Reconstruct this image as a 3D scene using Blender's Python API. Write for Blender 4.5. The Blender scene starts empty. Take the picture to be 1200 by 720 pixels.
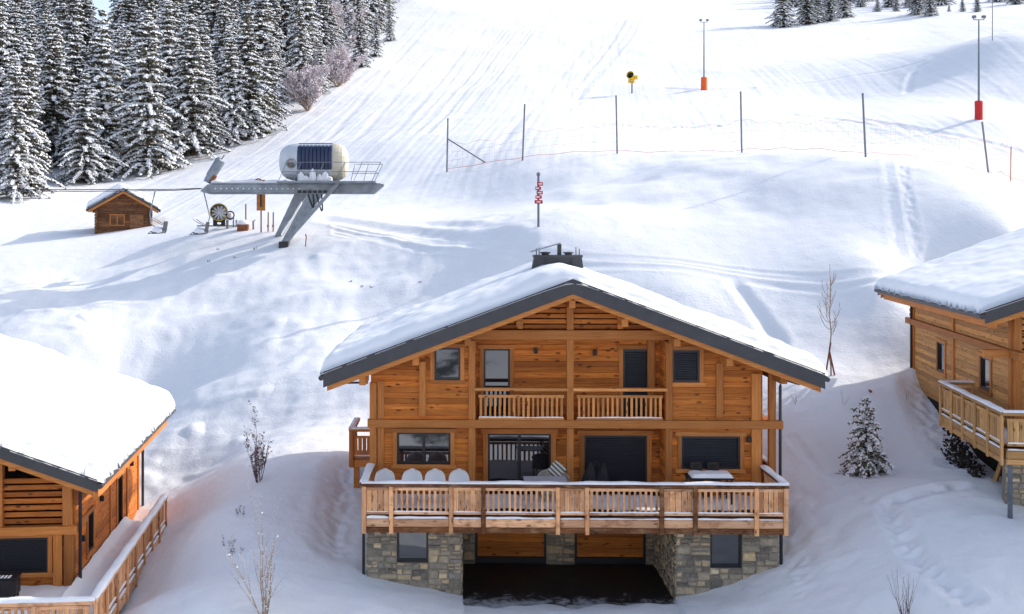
import bpy, math, random
import numpy as np
from mathutils import Vector, Matrix
random.seed(7)
SC = bpy.context.scene
COL = SC.collection
F = 1300.0; U0 = 521.0; V0 = 268.0; CZ = 12.0

def P(u, v, Y):
    return Vector(((u-U0)*Y/F, Y, CZ+(V0-v)*Y/F))
def X_(u, Y): return (u-U0)*Y/F
def Z_(v, Y): return CZ+(V0-v)*Y/F

# ------------------------------------------------------------------ mesh collector
class MB:
    def __init__(s): s.v=[]; s.f=[]; s.m=[]; s.t=[]
    def add(s, vs, fs, mat=0, tint=None):
        b=len(s.v); s.v.extend(vs)
        t=random.random() if tint is None else tint
        for f in fs:
            s.f.append(tuple(b+i for i in f)); s.m.append(mat); s.t.append(t)
    def box(s, x0,x1,y0,y1,z0,z1, mat=0, tint=None, M=None):
        vs=[(x0,y0,z0),(x1,y0,z0),(x1,y1,z0),(x0,y1,z0),(x0,y0,z1),(x1,y0,z1),(x1,y1,z1),(x0,y1,z1)]
        if M is not None: vs=[tuple(M@Vector(v)) for v in vs]
        s.add(vs,[(0,3,2,1),(4,5,6,7),(0,1,5,4),(1,2,6,5),(2,3,7,6),(3,0,4,7)],mat,tint)
    def cbox(s, x0,x1,y0,y1,z0,z1, c=.02, mat=0, tint=None, M=None):
        # chamfered box
        vs=[];idx={}
        for i,X in enumerate((x0,x1)):
            for j,Y in enumerate((y0,y1)):
                for k,Z in enumerate((z0,z1)):
                    dx=c if i==0 else -c; dy=c if j==0 else -c; dz=c if k==0 else -c
                    idx[i,j,k]=(len(vs),len(vs)+1,len(vs)+2)
                    vs+= [(X,Y+dy,Z+dz),(X+dx,Y,Z+dz),(X+dx,Y+dy,Z)]
        fs=[]
        for i in (0,1):
            q=[idx[i,j,k][0] for j,k in ((0,0),(1,0),(1,1),(0,1))]; fs.append(q if i else q[::-1])
        for j in (0,1):
            q=[idx[i,j,k][1] for i,k in ((0,0),(1,0),(1,1),(0,1))]; fs.append(q[::-1] if j else q)
        for k in (0,1):
            q=[idx[i,j,k][2] for i,j in ((0,0),(1,0),(1,1),(0,1))]; fs.append(q if k else q[::-1])
        for j in (0,1):
            for k in (0,1): fs.append([idx[0,j,k][1],idx[1,j,k][1],idx[1,j,k][2],idx[0,j,k][2]])
        for i in (0,1):
            for k in (0,1): fs.append([idx[i,0,k][0],idx[i,1,k][0],idx[i,1,k][2],idx[i,0,k][2]])
        for i in (0,1):
            for j in (0,1): fs.append([idx[i,j,0][0],idx[i,j,1][0],idx[i,j,1][1],idx[i,j,0][1]])
        for t in idx.values(): fs.append(list(t))
        if M is not None: vs=[tuple(M@Vector(v)) for v in vs]
        s.add(vs,fs,mat,tint)
    def tube(s, pts, r, n=6, mat=0, tint=None, caps=True):
        pts=[Vector(p) for p in pts]
        rs=r if isinstance(r,(list,tuple)) else [r]*len(pts)
        vs=[];fs=[]
        for i,p in enumerate(pts):
            d=(pts[min(i+1,len(pts)-1)]-pts[max(i-1,0)])
            if d.length<1e-9: d=Vector((0,0,1))
            d.normalize()
            a=Vector((0,0,1)) if abs(d.z)<.9 else Vector((1,0,0))
            e1=d.cross(a).normalized(); e2=d.cross(e1)
            for k in range(n):
                an=2*math.pi*k/n
                vs.append(tuple(p+(e1*math.cos(an)+e2*math.sin(an))*rs[i]))
        for i in range(len(pts)-1):
            for k in range(n):
                k2=(k+1)%n
                fs.append((i*n+k,i*n+k2,(i+1)*n+k2,(i+1)*n+k))
        if caps:
            fs.append(tuple(range(n))); fs.append(tuple((len(pts)-1)*n+k for k in range(n)))
        s.add(vs,fs,mat,tint)
    def bar(s, p0, p1, w, h, mat=0, tint=None, up=(0,0,1)):
        p0=Vector(p0);p1=Vector(p1);d=(p1-p0).normalized();up=Vector(up)
        if abs(d.dot(up))>.95: up=Vector((0,1,0))
        e1=d.cross(up).normalized()*w/2; e2=e1.cross(d).normalized()*h/2
        vs=[]
        for p in (p0,p1):
            for a,b in ((-1,-1),(1,-1),(1,1),(-1,1)): vs.append(tuple(p+e1*a+e2*b))
        s.add(vs,[(0,1,2,3),(7,6,5,4),(0,4,5,1),(1,5,6,2),(2,6,7,3),(3,7,4,0)],mat,tint)
    def prism(s, poly, y0, y1, mat=0, tint=None):     # polygon in x,z extruded in y
        n=len(poly)
        vs=[(x,y0,z) for x,z in poly]+[(x,y1,z) for x,z in poly]
        fs=[tuple(range(n)),tuple(range(2*n-1,n-1,-1))]
        for i in range(n):
            j=(i+1)%n; fs.append((i,i+n,j+n,j))
        s.add(vs,fs,mat,tint)
    def lathe(s, prof, n=16, M=None, mat=0, tint=None):
        vs=[];fs=[]
        for r,z in prof:
            for k in range(n):
                a=2*math.pi*k/n; vs.append((r*math.cos(a),r*math.sin(a),z))
        for i in range(len(prof)-1):
            for k in range(n):
                k2=(k+1)%n; fs.append((i*n+k,i*n+k2,(i+1)*n+k2,(i+1)*n+k))
        fs.append(tuple(range(n))[::-1]); fs.append(tuple((len(prof)-1)*n+k for k in range(n)))
        if M is not None: vs=[tuple(M@Vector(v)) for v in vs]
        s.add(vs,fs,mat,tint)
    def build(s, name, mats, parent=None, T=None, smooth=False, loc=None):
        me=bpy.data.meshes.new(name)
        vs=s.v
        if T is not None: vs=[tuple(T@Vector(v)) for v in vs]
        me.from_pydata(vs,[],s.f)
        if not isinstance(mats,(list,tuple)): mats=[mats]
        for m in mats: me.materials.append(m)
        if len(mats)>1: me.polygons.foreach_set('material_index',s.m)
        at=me.attributes.new('tint','FLOAT','FACE'); at.data.foreach_set('value',s.t)
        if smooth: me.polygons.foreach_set('use_smooth',[True]*len(s.f))
        me.update()
        o=bpy.data.objects.new(name,me); COL.objects.link(o)
        if parent is not None: o.parent=parent
        if loc is not None: o.location=loc
        return o

def tag(o,label,cat,group=None):
    o['label']=label; o['category']=cat
    if group: o['group']=group
    return o
def empty(name,loc=(0,0,0),rz=0,label=None,cat=None,group=None):
    o=bpy.data.objects.new(name,None); COL.objects.link(o); o.location=loc; o.rotation_euler=(0,0,rz)
    o.empty_display_size=.2
    if label: tag(o,label,cat,group)
    return o

# ------------------------------------------------------------------ materials
def newmat(name):
    m=bpy.data.materials.new(name); m.use_nodes=True
    nt=m.node_tree; b=nt.nodes['Principled BSDF']; return m,nt,b
def N(nt,t,**k):
    n=nt.nodes.new(t)
    for a,v in k.items():
        if a.startswith('i_'):
            key=a[2:]; key=int(key) if key.isdigit() else key
            n.inputs[key].default_value=v
        else: setattr(n,a,v)
    return n
def ramp(nt,fac,stops):
    r=nt.nodes.new('ShaderNodeValToRGB'); el=r.color_ramp.elements
    while len(el)<len(stops): el.new(.5)
    for e,(p,c) in zip(el,stops): e.position=p; e.color=(*c,1)
    nt.links.new(fac,r.inputs[0]); return r.outputs[0]
def mixc(nt,fac,a,b,mode='MIX'):
    m=nt.nodes.new('ShaderNodeMix'); m.data_type='RGBA'; m.blend_type=mode
    for s,v in ((0,fac),(6,a),(7,b)):
        if hasattr(v,'is_output'): nt.links.new(v,m.inputs[s])
        elif s==0: m.inputs[0].default_value=v
        else: m.inputs[s].default_value=(*v,1)
    return m.outputs[2]
def mth(nt,op,a,b=0.0,c=None):
    m=nt.nodes.new('ShaderNodeMath'); m.operation=op
    for i,v in enumerate((a,b) if c is None else (a,b,c)):
        if hasattr(v,'is_output'): nt.links.new(v,m.inputs[i])
        else: m.inputs[i].default_value=v
    return m.outputs[0]
def objco(nt,scale):
    tc=nt.nodes.new('ShaderNodeTexCoord'); mp=nt.nodes.new('ShaderNodeMapping')
    mp.inputs['Scale'].default_value=scale
    nt.links.new(tc.outputs['Object'],mp.inputs[0]); return mp.outputs[0]
def noise(nt,co,scale,detail=3,rough=.55,dist=0):
    n=nt.nodes.new('ShaderNodeTexNoise'); n.inputs['Scale'].default_value=scale; n.inputs['Detail'].default_value=detail
    n.inputs['Roughness'].default_value=rough; n.inputs['Distortion'].default_value=dist
    nt.links.new(co,n.inputs['Vector']); return n.outputs['Fac']
def tintfac(nt):
    a=nt.nodes.new('ShaderNodeAttribute'); a.attribute_name='tint'; return a.outputs['Fac']
def bump(nt,b,h,strength=.3,dist=.02):
    n=nt.nodes.new('ShaderNodeBump'); n.inputs['Strength'].default_value=strength; n.inputs['Distance'].default_value=dist
    nt.links.new(h,n.inputs['Height']); nt.links.new(n.outputs[0],b.inputs['Normal'])

def wood(name, dark, mid, light, grain='h', knots=True, stain=None, stain_amt=.0, rough=.65):
    m,nt,b=newmat(name)
    sc={'h':(1.1,1.1,26),'v':(24,24,1.1),'d':(9,9,9)}[grain]
    co=objco(nt,sc)
    tv=tintfac(nt)
    # shift the grain per plank
    add=nt.nodes.new('ShaderNodeVectorMath'); add.operation='ADD'
    cmb=nt.nodes.new('ShaderNodeCombineXYZ')
    for i in range(3): nt.links.new(mth(nt,'MULTIPLY',tv,37.0+i*11),cmb.inputs[i])
    nt.links.new(co,add.inputs[0]); nt.links.new(cmb.outputs[0],add.inputs[1])
    g=noise(nt,add.outputs[0],1.0,5,.62,.6)
    c=ramp(nt,g,[(.25,dark),(.5,mid),(.75,light)])
    # plank to plank value
    tr=ramp(nt,tv,[(0,(.62,.58,.54)),(.5,(.95,.95,.95)),(1,(1.22,1.18,1.1))])
    c=mixc(nt,1.0,c,tr,'MULTIPLY')
    c0=objco(nt,(1,1,1))
    lf=noise(nt,c0,.9,3)
    c=mixc(nt,mth(nt,'MULTIPLY',mth(nt,'SUBTRACT',lf,.42),.9),c,dark)
    if knots:
        kc=objco(nt,{'h':(2.1,2.1,5.4),'v':(6,6,2.1),'d':(4,4,4)}[grain])
        vn=nt.nodes.new('ShaderNodeTexVoronoi'); vn.inputs['Scale'].default_value=1.0; vn.inputs['Randomness'].default_value=1
        nt.links.new(kc,vn.inputs['Vector'])
        k=nt.nodes.new('ShaderNodeMapRange'); k.inputs[1].default_value=.12; k.inputs[2].default_value=.22; k.inputs[3].default_value=1; k.inputs[4].default_value=0
        nt.links.new(vn.outputs['Distance'],k.inputs[0])
        c=mixc(nt,mth(nt,'MULTIPLY',k.outputs[0],.8),c,tuple(x*.22 for x in dark))
    if stain:
        sc2=objco(nt,(1.3,1.3,2.6)); s=noise(nt,sc2,1.6,5,.7,.4)
        sf=nt.nodes.new('ShaderNodeMapRange'); sf.inputs[1].default_value=.50; sf.inputs[2].default_value=.68; sf.inputs[4].default_value=stain_amt
        nt.links.new(s,sf.inputs[0]); c=mixc(nt,sf.outputs[0],c,stain)
    nt.links.new(c,b.inputs['Base Color']); b.inputs['Roughness'].default_value=rough
    b.inputs['Specular IOR Level'].default_value=.25
    bump(nt,b,g,.35,.01)
    return m
def plain(name,col,rough=.5,metal=0,spec=.5,var=.15,vscale=3.0,bmp=0):
    m,nt,b=newmat(name)
    co=objco(nt,(1,1,1)); n=noise(nt,co,vscale,4,.6)
    c=ramp(nt,n,[(.3,tuple(max(0,x*(1-var)) for x in col)),(.7,tuple(min(1,x*(1+var)) for x in col))])
    nt.links.new(c,b.inputs['Base Color']); b.inputs['Roughness'].default_value=rough; b.inputs['Metallic'].default_value=metal
    b.inputs['Specular IOR Level'].default_value=spec
    if bmp: bump(nt,b,noise(nt,co,vscale*6,4),bmp,.02)
    return m
def snowmat(name,b1=.35,d1=.05,s1=2.2,b2=.25,d2=.012,s2=14,col=(.9,.905,.92)):
    m,nt,b=newmat(name)
    co=objco(nt,(1,1,1))
    h=mth(nt,'ADD',mth(nt,'MULTIPLY',noise(nt,co,s1,5,.6),d1),mth(nt,'MULTIPLY',noise(nt,co,s2,5,.65),d2))
    bump(nt,b,h,b1,1.0)
    n=noise(nt,co,.35,4)
    c=ramp(nt,n,[(.3,tuple(x*.97 for x in col)),(.7,col)])
    nt.links.new(c,b.inputs['Base Color']); b.inputs['Roughness'].default_value=.75; b.inputs['Specular IOR Level'].default_value=.2
    return m

M={}
OR_D=(.25,.070,.015); OR_M=(.56,.178,.030); OR_L=(.70,.27,.06)
M['wall']=wood('larch_cladding',OR_D,OR_M,OR_L,'h')
M['beam_h']=wood('larch_beam',(.37,.13,.03),(.53,.20,.052),(.65,.29,.085),'h',knots=False)
M['beam_v']=wood('larch_post',(.37,.13,.03),(.53,.20,.052),(.65,.29,.085),'v',knots=False)
M['deck_v']=wood('pale_larch_picket',(.50,.21,.075),(.74,.39,.19),(.84,.53,.32),'v',stain=(.30,.11,.04),stain_amt=.55)
M['deck_h']=wood('pale_larch_board',(.54,.25,.11),(.76,.44,.25),(.84,.58,.40),'h',stain=(.24,.08,.03),stain_amt=.85)
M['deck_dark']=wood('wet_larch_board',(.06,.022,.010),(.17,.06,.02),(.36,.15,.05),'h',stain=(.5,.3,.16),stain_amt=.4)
M['tan_h']=wood('honey_larch_board',(.40,.20,.07),(.58,.33,.13),(.70,.44,.2),'h')
M['tan_v']=wood('honey_larch_picket',(.40,.20,.07),(.58,.33,.13),(.70,.44,.2),'v')
M['or_v']=wood('orange_picket',(.42,.16,.05),(.62,.27,.085),(.74,.38,.15),'v')
M['or_h']=wood('orange_rail',(.42,.16,.05),(.62,.27,.085),(.74,.38,.15),'h')
M['wall_tan']=wood('honey_cladding',(.38,.17,.05),(.56,.28,.09),(.68,.40,.17),'h')
M['old']=wood('weathered_hut_board',(.07,.03,.015),(.20,.09,.04),(.36,.18,.085),'h',stain=(.05,.035,.03),stain_amt=.7)
M['snow']=snowmat('roof_snow',.6,.03,1.6,.2,.008,18)
M['snow_ground']=snowmat('ground_snow',1.0,.05,.9,.25,.022,7,(.86,.865,.885))
M['snow_tree']=snowmat('tree_snow',.6,.03,3,.2,.01,16)
M['anth']=plain('anthracite_metal',(.044,.045,.050),.5,.0,.5,.18,2.5)
M['frame']=plain('dark_frame',(.012,.013,.017),.4,0,.5,.1)
M['shut']=plain('roller_shutter',(.014,.016,.024),.5,0,.4,.15,1.2)
M['galv']=plain('galvanised_steel',(.23,.26,.29),.42,.55,.5,.25,2.0)
M['pole']=plain('grey_pole',(.17,.18,.20),.55,.2,.5,.2,3)
M['black']=plain('black_plastic',(.015,.015,.018),.5,0,.4,.3,3)
M['orange']=plain('orange_pad',(.75,.12,.02),.6,0,.3,.15,3)
M['red']=plain('red_pad',(.55,.03,.03),.6,0,.3,.15,3)
M['yellow']=plain('yellow_paint',(.75,.48,.03),.4,0,.5,.12,3)
M['white']=plain('white_plastic',(.78,.78,.78),.4,0,.5,.04,2)
M['cream']=plain('cream_shell',(.56,.51,.40),.45,0,.4,.06,1.5)
M['shell']=plain('white_shell',(.54,.58,.62),.35,0,.5,.06,1.5)
M['blue']=plain('navy_panel',(.022,.036,.085),.45,0,.5,.15,1.5)
M['rust']=plain('rust_wood',(.26,.10,.045),.8,0,.2,.4,8)
M['boardor']=plain('orange_board',(.50,.19,.05),.6,0,.3,.2,4)
M['grey_t']=plain('grey_table',(.42,.42,.46),.6,0,.3,.1,6)
M['wicker']=plain('beige_wicker',(.42,.39,.33),.7,0,.2,.2,18,.5)
M['needle']=plain('spruce_needles',(.095,.088,.055),.8,0,.2,.55,2.2)
M['needle']=plain('spruce_needles',(.13,.122,.085),.8,0,.2,.62,3.0)
M['bark']=plain('bark',(.10,.065,.045),.9,0,.2,.4,9,.5)
M['twig']=plain('twig_bark',(.12,.075,.065),.85,0,.2,.35,9)
M['twig_pale']=plain('pale_twig',(.36,.27,.20),.85,0,.2,.3,9)
M['berry']=plain('dry_berries',(.13,.06,.07),.85,0,.2,.5,12)
M['netred']=plain('red_net_cord',(.60,.16,.10),.8,0,.2,.1,3)
M['cable']=plain('dark_cable',(.03,.03,.034),.6,0,.4,.1,3)
M['dark_brown']=plain('dark_brown_matt',(.05,.042,.036),.9,0,.1,.4,5)
M['frost']=plain('hoar_frost',(.62,.56,.58),.9,0,.1,.15,5)
M['dark']=plain('dark_interior',(.02,.018,.016),.9,0,.1,.2,3)
M['concrete']=plain('concrete',(.26,.25,.24),.85,0,.2,.2,4,.3)
# striped cushion
def stripes():
    m,nt,b=newmat('striped_fabric'); co=objco(nt,(1,1,1))
    sx=nt.nodes.new('ShaderNodeSeparateXYZ'); nt.links.new(co,sx.inputs[0])
    w=mth(nt,'FRACT',mth(nt,'MULTIPLY',mth(nt,'ADD',sx.outputs[0],sx.outputs[2]),7.5)); k=mth(nt,'LESS_THAN',w,.38)
    c=mixc(nt,k,(.52,.49,.42),(.03,.03,.035)); nt.links.new(c,b.inputs['Base Color']); b.inputs['Roughness'].default_value=.9
    return m
M['stripe']=stripes()
def glassmat():
    m,nt,b=newmat('window_pane'); co=objco(nt,(1,1,1))
    b.inputs['Base Color'].default_value=(.012,.014,.018,1); b.inputs['Roughness'].default_value=.02
    b.inputs['IOR'].default_value=2.1; b.inputs['Specular IOR Level'].default_value=.5
    bump(nt,b,noise(nt,co,.6,2),.02,.05)
    return m
M['pane']=glassmat()
def stonemat():
    m,nt,b=newmat('field_stone'); tv=tintfac(nt); co=objco(nt,(1,1,1))
    c=ramp(nt,tv,[(0,(.17,.155,.135)),(.28,(.30,.27,.22)),(.5,(.42,.365,.28)),(.66,(.56,.44,.28)),(.8,(.31,.29,.265)),(.9,(.66,.50,.30)),(1,(.72,.60,.43))])
    n=noise(nt,co,9,6,.65)
    c=mixc(nt,1.0,c,ramp(nt,n,[(.3,(.70,.70,.71)),(.7,(1.25,1.2,1.1))]),'MULTIPLY')
    nt.links.new(c,b.inputs['Base Color']); b.inputs['Roughness'].default_value=.9; b.inputs['Specular IOR Level'].default_value=.2
    bump(nt,b,noise(nt,co,22,5,.7),.6,.03); return m
M['stone']=stonemat()
M['mortar']=plain('mortar',(.25,.225,.18),.95,0,.1,.25,14,.4)
def asphalt():
    m,nt,b=newmat('wet_asphalt'); co=objco(nt,(1,1,1))
    n=noise(nt,co,1.1,6,.7,.3)
    c=ramp(nt,n,[(.35,(.010,.010,.011)),(.6,(.026,.024,.022)),(.75,(.05,.042,.036))])
    sx=nt.nodes.new('ShaderNodeSeparateXYZ'); nt.links.new(co,sx.inputs[0])
    yg=nt.nodes.new('ShaderNodeMapRange'); yg.inputs[1].default_value=36.8; yg.inputs[2].default_value=33.5; yg.inputs[3].default_value=-.38; yg.inputs[4].default_value=.24; nt.links.new(sx.outputs[1],yg.inputs[0])
    sn_=mth(nt,'ADD',noise(nt,co,1.7,7,.72,.4),yg.outputs[0]); sr=nt.nodes.new('ShaderNodeMapRange'); sr.inputs[1].default_value=.50; sr.inputs[2].default_value=.66; nt.links.new(sn_,sr.inputs[0])
    c=mixc(nt,mth(nt,'MULTIPLY',sr.outputs[0],.8),c,(.62,.63,.67))
    nt.links.new(c,b.inputs['Base Color'])
    r=nt.nodes.new('ShaderNodeMapRange'); r.inputs[3].default_value=.35; r.inputs[4].default_value=.9; nt.links.new(n,r.inputs[0]); nt.links.new(r.outputs[0],b.inputs['Roughness'])
    bump(nt,b,noise(nt,co,30,4,.7),.5,.02); return m
M['asphalt']=asphalt()
def mountainmat():
    m,nt,b=newmat('mountain_snow_rock'); co=objco(nt,(1,1,1))
    g=nt.nodes.new('ShaderNodeNewGeometry'); sx=nt.nodes.new('ShaderNodeSeparateXYZ'); nt.links.new(g.outputs['Normal'],sx.inputs[0])
    n=noise(nt,co,.02,7,.7)
    f=nt.nodes.new('ShaderNodeMapRange'); f.inputs[1].default_value=.50; f.inputs[2].default_value=.54
    nt.links.new(n,f.inputs[0])
    c=mixc(nt,f.outputs[0],(.88,.89,.92),(.09,.10,.09)); nt.links.new(c,b.inputs['Base Color']); b.inputs['Roughness'].default_value=.9
    return m
M['mountain']=mountainmat()

# ------------------------------------------------------------------ terrain
ctrl=[  # u, v, Y
 # slope below / around the main chalet
 (430,680,34.4),(912,662,34.6),(240,600,37),(240,700,31),(330,700,32),(160,700,31.5),(300,570,40),(400,650,36),(400,565,41),
 (400,512,45.5),(340,512,45.5),(470,512,46),(300,525,43.5),(235,520,49),(200,560,46),(190,600,43),(225,460,55),(160,490,57),(270,470,52),(100,400,60),(300,400,58),(420,400,57),(500,380,58),(600,340,60),
 (300,330,66),(100,335,70),(200,330,68),(0,350,66.5),(0,430,58.5),(450,310,66),(330,283,72),(240,279,74),(150,278,79),(60,290,78),(0,301,76),(-80,310,76),
 (150,268,86),(130,243,96),(40,228,101),(110,216,112),(230,182,124),(340,132,144),(395,98,162),(440,65,190),(470,30,225),(488,0,262),
 (-60,215,112),(0,195,125),(60,185,128),(-100,120,170),(0,110,175),(120,80,190),(250,90,175),(120,44,262),(0,40,262),(250,30,245),(330,60,200),(-150,40,260),
 # ski slope
 (560,0,300),(700,0,318),(880,0,300),(600,50,205),(700,50,205),(600,100,152),(700,100,150),(520,100,160),(450,170,108),(400,225,88),(480,200,93),(390,262,75),(450,274,71),(560,240,80),
 (612,185,86),(722,179,86),(868,180,85),(1015,183,82),(1160,205,77),(525,200,89),(800,150,104),(900,140,108),(1000,160,98),
 (740,110,141),(825,105,140),(1147,142,97),(1000,105,135),(920,70,170),(960,45,205),(1040,110,130),(1100,82,132),(1200,39,131),(1150,52,131),(1200,120,112),(1160,100,118),
 (925,30,232),(1040,17,243),(1130,11,250),(1250,5,250),(1060,60,190),
 (650,150,104),(560,150,112),
 # bank and groomed road
 (631,268,63.5),(740,222,73),(860,190,74),(860,235,67),(860,280,61),(950,189,71),(950,245,63.5),(950,295,57.5),(1040,190,68),(1040,250,60.5),(1040,304,54.5),(1130,203,65.5),(1130,258,58),(1200,222,63),(1200,270,56),(760,270,63),
 (600,294,62),(700,304,60),(850,314,57.5),(1030,330,52.2),(1150,357,48.5),
 (800,335,55),(880,370,53),(960,385,51),(1000,360,52.5),(900,400,51),(970,440,47),(950,446,46),(1050,446,46),(1010,420,48.5),
 (1015,557,40),(950,560,38.5),(1000,500,42.5),(1075,470,44.5),(1110,505,41),(1150,560,35.5),(1200,606,33.4),(1150,645,31.0),(1060,600,34),(1060,700,29.5),(1000,700,30.5),(930,630,35.5),(1150,715,28),
 (660,708,34.2),(660,740,31),(800,712,33.2),(560,716,33.2),(880,700,33),(450,700,33),
]
pts=[((u-U0)*Y/F,Y,CZ+(V0-v)*Y/F) for u,v,Y in ctrl]
pts+=[(4,40,.3),(4,45,2.5),(4,50,5.6),(0,55,7.0),(8,52,6.5),(-2,38,1.6),(10,38,2.0),
      (-12,36,-.3),(-13,42,.5),(-18,36,-.2),(-9.4,30,.0),(-9.2,34,.2),(-9.8,40,.7),(-10.6,46,1.3),(-16,30,-.8),(-14,47,1.5),(-14,52,2.6),(-22,44,.8),(-25,52,2.6),(-30,62,5.2),
      (19,33.2,3.3),(20.5,33,3.25),(20,36,3.6),(21,41,4.6),(20.5,46,5.2),(24,50,6.3),(24,54,7.8),(30,55,8.0),(26,40,5.0),(19,31,3.0),(25,31,3.2),(30,48,5.8),(17.9,38,3.9),(18.9,43.5,4.8),
      (0,22,-1.8),(-14,22,-1.8),(14,22,.6),(0,8,-4.0),(-18,8,-4),(18,8,-3),(0,-30,-11),(-35,-30,-11),(35,-30,-10),(0,-70,-19),(45,20,2),(-45,20,-1),(-45,50,4),(45,60,8.8),
      (80,60,10),(-80,60,6),(90,110,22),(-110,150,24),(120,200,50),(-150,260,48),(0,400,98),(120,380,96),(-120,380,70),(200,300,75),(-200,380,66),(-60,320,66)]
pts=np.array(pts,float)
S=30.0
def _U(r2): return np.where(r2>1e-12,.5*r2*np.log(np.maximum(r2,1e-12)),0)
px=pts[:,:2]/S; n=len(px)
K=_U(((px[:,None]-px[None])**2).sum(-1))+np.eye(n)*.004
A=np.zeros((n+3,n+3)); A[:n,:n]=K; A[:n,n]=1; A[:n,n+1:]=px; A[n,:n]=1; A[n+1:,:n]=px.T
W=np.linalg.solve(A,np.r_[pts[:,2],0,0,0])
TPX=px.copy(); TN=n; TW=W.copy(); TSC=S
def Hbase(x,y):
    x=np.atleast_1d(np.asarray(x,float)); y=np.atleast_1d(np.asarray(y,float)); out=np.empty(x.size)
    for i in range(0,x.size,40000):
        q=np.stack([x[i:i+40000],y[i:i+40000]],1)/TSC
        r2=(q**2).sum(1)[:,None]+(TPX**2).sum(1)[None]-2*q@TPX.T
        out[i:i+40000]=_U(np.maximum(r2,0))@TW[:TN]+TW[TN]+q@TW[TN+1:]
    return out
_rng=np.random.RandomState(3); _perm=_rng.permutation(256); _perm=np.r_[_perm,_perm,_perm]; _gr=_rng.rand(256)*2*math.pi
def pnoise(x,y):
    xi=np.floor(x).astype(int); yi=np.floor(y).astype(int); xf=x-xi; yf=y-yi
    def g(ix,iy,dx,dy):
        h=_gr[_perm[(_perm[ix&255]+iy)&255]]; return np.cos(h)*dx+np.sin(h)*dy
    u=xf*xf*xf*(xf*(xf*6-15)+10); v=yf*yf*yf*(yf*(yf*6-15)+10)
    a=g(xi,yi,xf,yf); b=g(xi+1,yi,xf-1,yf); c=g(xi,yi+1,xf,yf-1); d=g(xi+1,yi+1,xf-1,yf-1)
    return (a*(1-u)+b*u)*(1-v)+(c*(1-u)+d*u)*v
def sstep(a,b,t):
    t=np.clip((t-a)/(b-a),0,1); return t*t*(3-2*t)
def ray(u,v,y0=27.0,y1=330.0):
    Y=np.geomspace(y0,y1,700); z=CZ+(V0-v)*Y/F; d=z-Hbase((u-U0)*Y/F,Y)
    k=np.where(d<=0)[0]
    i=k[0] if len(k) else len(Y)-1
    return ((u-U0)*Y[i]/F,Y[i])
# tracks: (image polyline, first distance, profile, width, depth)
TR=[]
def track(uv,y0,w,dep,lip=.4,y1=330,rough=0.0):
    TR.append(([ray(u,v,y0,y1) for u,v in uv],w,dep,lip,rough))
rd=[(392,262),(450,274),(530,285),(600,293),(700,302),(850,314),(1030,329),(1120,337)]
for dv in (0,3.5,9,12.5): track([(u,v+dv) for u,v in rd],50,.16,.05,.5)
track([(385,258),(450,267),(530,279),(610,288)],50,.6,.14,.4)
gr=[(482,158),(515,122),(546,88),(573,52),(597,27),(640,10)]
for du in (0,5,12,17,33,38): track([(u+du,v) for u,v in gr],80,.28,.06,.4)
for du in (-34,-75,-112,118): track([(u+du*.9,v+8) for u,v in gr[:5]],80,.4,.04,.4)
for du in (0,9,15): track([(663+du*.9,116),(690+du,84),(706+du,64),(722+du*1.3,40),(735+du,20)],100,.45,.075,.5,rough=.5)
for du in (0,6): track([(1036+du*.8,188),(1040+du*.9,225),(1044+du,265),(1050+du,300)],55,.18,.018,.4,rough=.5)
for du in (22,28): track([(1036+du*.8,192),(1040+du*.9,225),(1044+du,265),(1050+du,300)],55,.16,.022,.3,rough=1.2)
track([(862,336),(874,350),(886,366),(900,386),(914,404)],45,.34,.17,.10)
track([(912,404),(880,398)],45,.2,.06,.3)
track([(928,515),(962,548),(1000,582),(1020,590)],30,.18,.07,.3,rough=.8)
track([(1120,572),(1046,588),(1042,600),(1060,628),(1078,660),(1105,684),(1135,704)],26,.26,.13,.35,rough=.6)
track([(1090,445),(1105,490),(1115,520)],36,.35,.09,.4,rough=.3)
track([(1075,450),(1080,480),(1100,515),(1130,545)],36,.45,.11,.4,rough=.3)
track([(391,646),(394,610),(400,575),(408,548)],33,.5,.14,.3,rough=.3)
track([(1085,75),(1066,86),(1064,110)],90,.4,.08,.4)
track([(930,100),(1000,90),(1080,72)],90,.4,.07,.4)
track([(1010,140),(1060,150),(1130,162),(1200,180)],80,.4,.09,.4)
track([(930,134),(1000,142),(1100,160)],80,.4,.07,.4)
track([(690,145),(760,147),(840,146)],90,.4,.1,.5,rough=1)
track([(780,105),(830,106),(880,104)],110,.5,.12,.4)
track([(60,330),(160,300),(300,288)],60,1.0,.08,.4)
track([(600,275),(560,268),(500,262)],55,.5,.07,.4)
track([(910,610),(930,650),(945,690)],28,.4,.05,.4,rough=.9)

def seg_dist(x,y,line):
    d=np.full(x.size,1e9)
    for (ax,ay),(bx,by) in zip(line[:-1],line[1:]):
        dx,dy=bx-ax,by-ay; L=dx*dx+dy*dy+1e-9
        t=np.clip(((x-ax)*dx+(y-ay)*dy)/L,0,1)
        d=np.minimum(d,np.hypot(x-ax-t*dx,y-ay-t*dy))
    return d
def smooth_line(l,it=2):
    for _ in range(it):
        o=[l[0]]
        for a,b in zip(l[:-1],l[1:]):
            o.append((a[0]*.75+b[0]*.25,a[1]*.75+b[1]*.25)); o.append((a[0]*.25+b[0]*.75,a[1]*.25+b[1]*.75))
        o.append(l[-1]); l=o
    return l
TR=[(smooth_line(l),w,d,lp,r) for l,w,d,lp,r in TR]
ML_O=(-11.26,33.8); ML_A=math.radians(4.86)     # chalet whose roof shows most snow
MR_O=(17.93,35.0);  MR_A=math.radians(-9.35)
def local(x,y,o,a):
    dx,dy=x-o[0],y-o[1]; return dx*math.cos(a)+dy*math.sin(a),-dx*math.sin(a)+dy*math.cos(a)
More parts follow.
